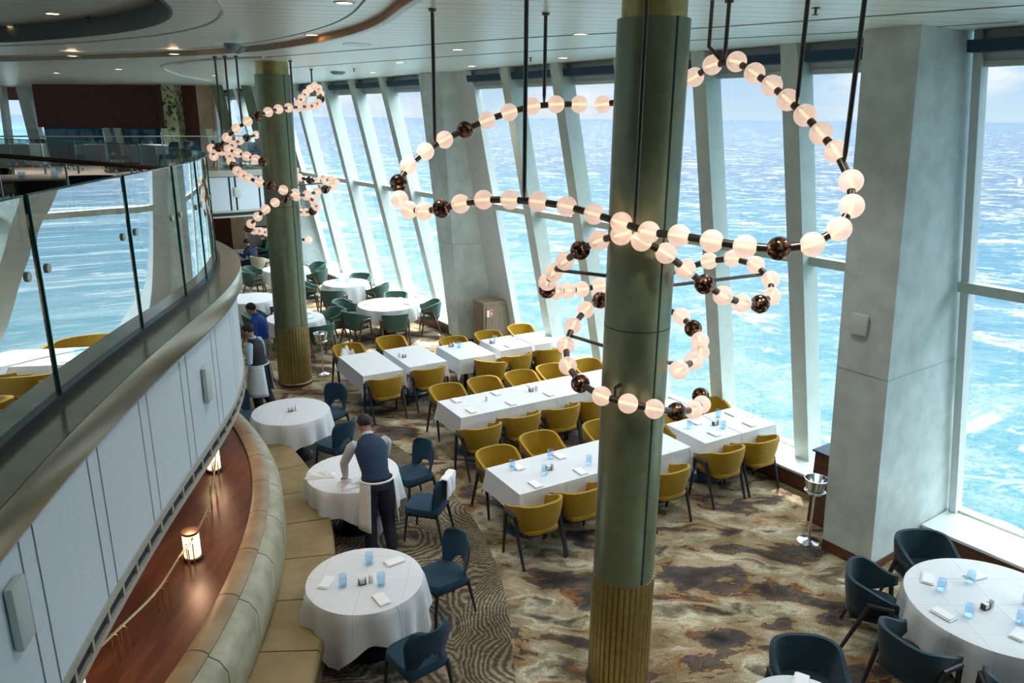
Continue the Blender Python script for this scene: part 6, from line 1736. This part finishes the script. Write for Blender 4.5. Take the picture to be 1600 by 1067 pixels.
        o = obj('apron', bm, mat_a, root, True); m_ = o.modifiers.new('thick', 'SOLIDIFY'); m_.thickness = .006
        bm = MB(); limb_ = [(top_.x + .194 * math.cos(2 * PI * k / 24), top_.y + .156 * math.sin(2 * PI * k / 24), top_.z - .01) for k in range(25)]; tube(bm, limb_, .012, 6); obj('apron_string', bm, mat_a, root, True)
    return root

# bending waiter (his own frame: y = forward over the table)
J = dict(pelvis=(0, -.06, .94), waist=(0, .02, 1.08), chest=(0, .18, 1.27), neck=(.0, .31, 1.42), head=(-.01, .42, 1.52), face=(-.1, .75, -.62), headup=(0, .55, .8),
         shL=(-.20, .24, 1.35), elL=(-.30, .33, 1.09), wrL=(-.27, .44, .86), hdL=(-.26, .50, .81), shR=(.20, .24, 1.35), elR=(.24, .40, 1.10), wrR=(.08, .50, .90), hdR=(.02, .55, .84),
         hpL=(-.09, -.06, .88), knL=(-.10, -.01, .47), anL=(-.11, -.08, .085), hpR=(.09, -.06, .88), knR=(.12, .0, .47), anR=(.14, -.13, .085))
person('waiter in a navy waistcoat bending over a round table, white apron at his hip', (-1.60, 8.20, 0), math.radians(24), J, 'skin', 'hair_black', 'vest_navy', 'shirt_grey', 'trouser_black', apron=('apron_ivory', -15, 236, .62, .0))
# waiter in the long apron
J = dict(pelvis=(0, 0, .95), waist=(0, .01, 1.10), chest=(0, .04, 1.30), neck=(0, .07, 1.47), head=(0, .13, 1.60), face=(0, .9, -.45), headup=(0, .3, 1),
         shL=(-.19, .05, 1.40), elL=(-.25, .03, 1.12), wrL=(-.16, .24, 1.04), hdL=(-.12, .32, 1.04), shR=(.19, .05, 1.40), elR=(.25, .03, 1.12), wrR=(.14, .25, 1.04), hdR=(.10, .33, 1.04),
         hpL=(-.09, 0, .88), knL=(-.10, .03, .47), anL=(-.10, -.02, .085), hpR=(.09, 0, .88), knR=(.10, -.05, .48), anR=(.10, -.20, .085))
p = onz(412, 655, 0)
person('waiter in a dark waistcoat and pale blue sleeves carrying a plate, long white apron', (p.x, p.y, 0), math.radians(82), J, 'skin_light', 'hair_black', 'vest_black', 'shirt_blue', 'trouser_black', apron=('apron_white', -60, 240, .55, .02))
w2 = Vector((p.x, p.y, 0)); a = math.radians(82)
q = w2 + Vector((-math.sin(a) * .36, math.cos(a) * .36, 1.075)); bm = MB(); lathe(bm, [(.001, 0), (.06, 0), (.12, .015), (.118, .02), (.06, .006), (.001, .006)], 28, close=False)
tag(obj('dinner_plate', bm, 'porcelain', None, True, q), 'white plate held by the waiter in the long apron', 'plate')
# assistant in the bright blue waistcoat
J = dict(pelvis=(0, 0, .90), waist=(0, .01, 1.04), chest=(0, .05, 1.23), neck=(0, .10, 1.40), head=(0, .18, 1.51), face=(0, .9, -.5), headup=(0, .35, 1),
         shL=(-.18, .06, 1.33), elL=(-.22, .02, 1.06), wrL=(-.15, .20, .96), shR=(.18, .06, 1.33), elR=(.22, .02, 1.06), wrR=(.15, .20, .96),
         hpL=(-.09, 0, .84), knL=(-.09, .03, .45), anL=(-.09, 0, .085), hpR=(.09, 0, .84), knR=(.09, .02, .45), anR=(.10, -.05, .085))
p = onz(437, 598, 0)
person('person in a bright blue waistcoat and beige trousers standing beside the far column', (p.x - .25, p.y - .05, 0), math.radians(80), J, 'skin_light', 'hair_black', 'vest_blue', 'vest_blue', 'trouser_beige', 'vest_navy')
# seated guests far back
JS = dict(pelvis=(0, 0, .54), waist=(0, .03, .68), chest=(0, .10, .87), neck=(0, .17, 1.03), head=(0, .24, 1.15), face=(0, .9, -.35), headup=(0, .3, 1),
          shL=(-.19, .11, .97), elL=(-.24, .20, .72), wrL=(-.14, .42, .80), shR=(.19, .11, .97), elR=(.24, .20, .72), wrR=(.14, .42, .80),
          hpL=(-.10, .0, .52), knL=(-.12, .42, .50), anL=(-.12, .40, .085), hpR=(.10, 0, .52), knR=(.12, .42, .50), anR=(.12, .40, .085))
p = onz(396, 392, .9)
person('seated guest in a dark navy jacket, seen from behind at the far table', (p.x, p.y, 0), math.radians(70), JS, 'skin_light', 'hair_black', 'jacket_navy', 'jacket_navy', 'trouser_black')
chair('cream', p.x + .30, p.y - .28, 60, 'cream armchair behind the seated guests, left of the far column', GG)
g2 = onz(405, 380, 1.0)
person('seated guest in a green jumper beside the guest in navy', (g2.x + .15, g2.y + .6, 0), math.radians(120), JS, 'skin_light', 'hair_black', 'jumper_green', 'jumper_green', 'trouser_black')
o = pedestal_table('square_table', 'small far table with a white cloth where the guests sit', p.x - .55, p.y + .75, .3, .35, .45, group='far guest table')
o2 = obj('tablecloth', rect_cloth(.35, .45, .3, 77), 'linen', None, True, (p.x - .55, p.y + .75, HT)); o2.rotation_euler = (0, 0, .3); tag(o2, 'white cloth on the small table of the seated guests', 'tablecloth')
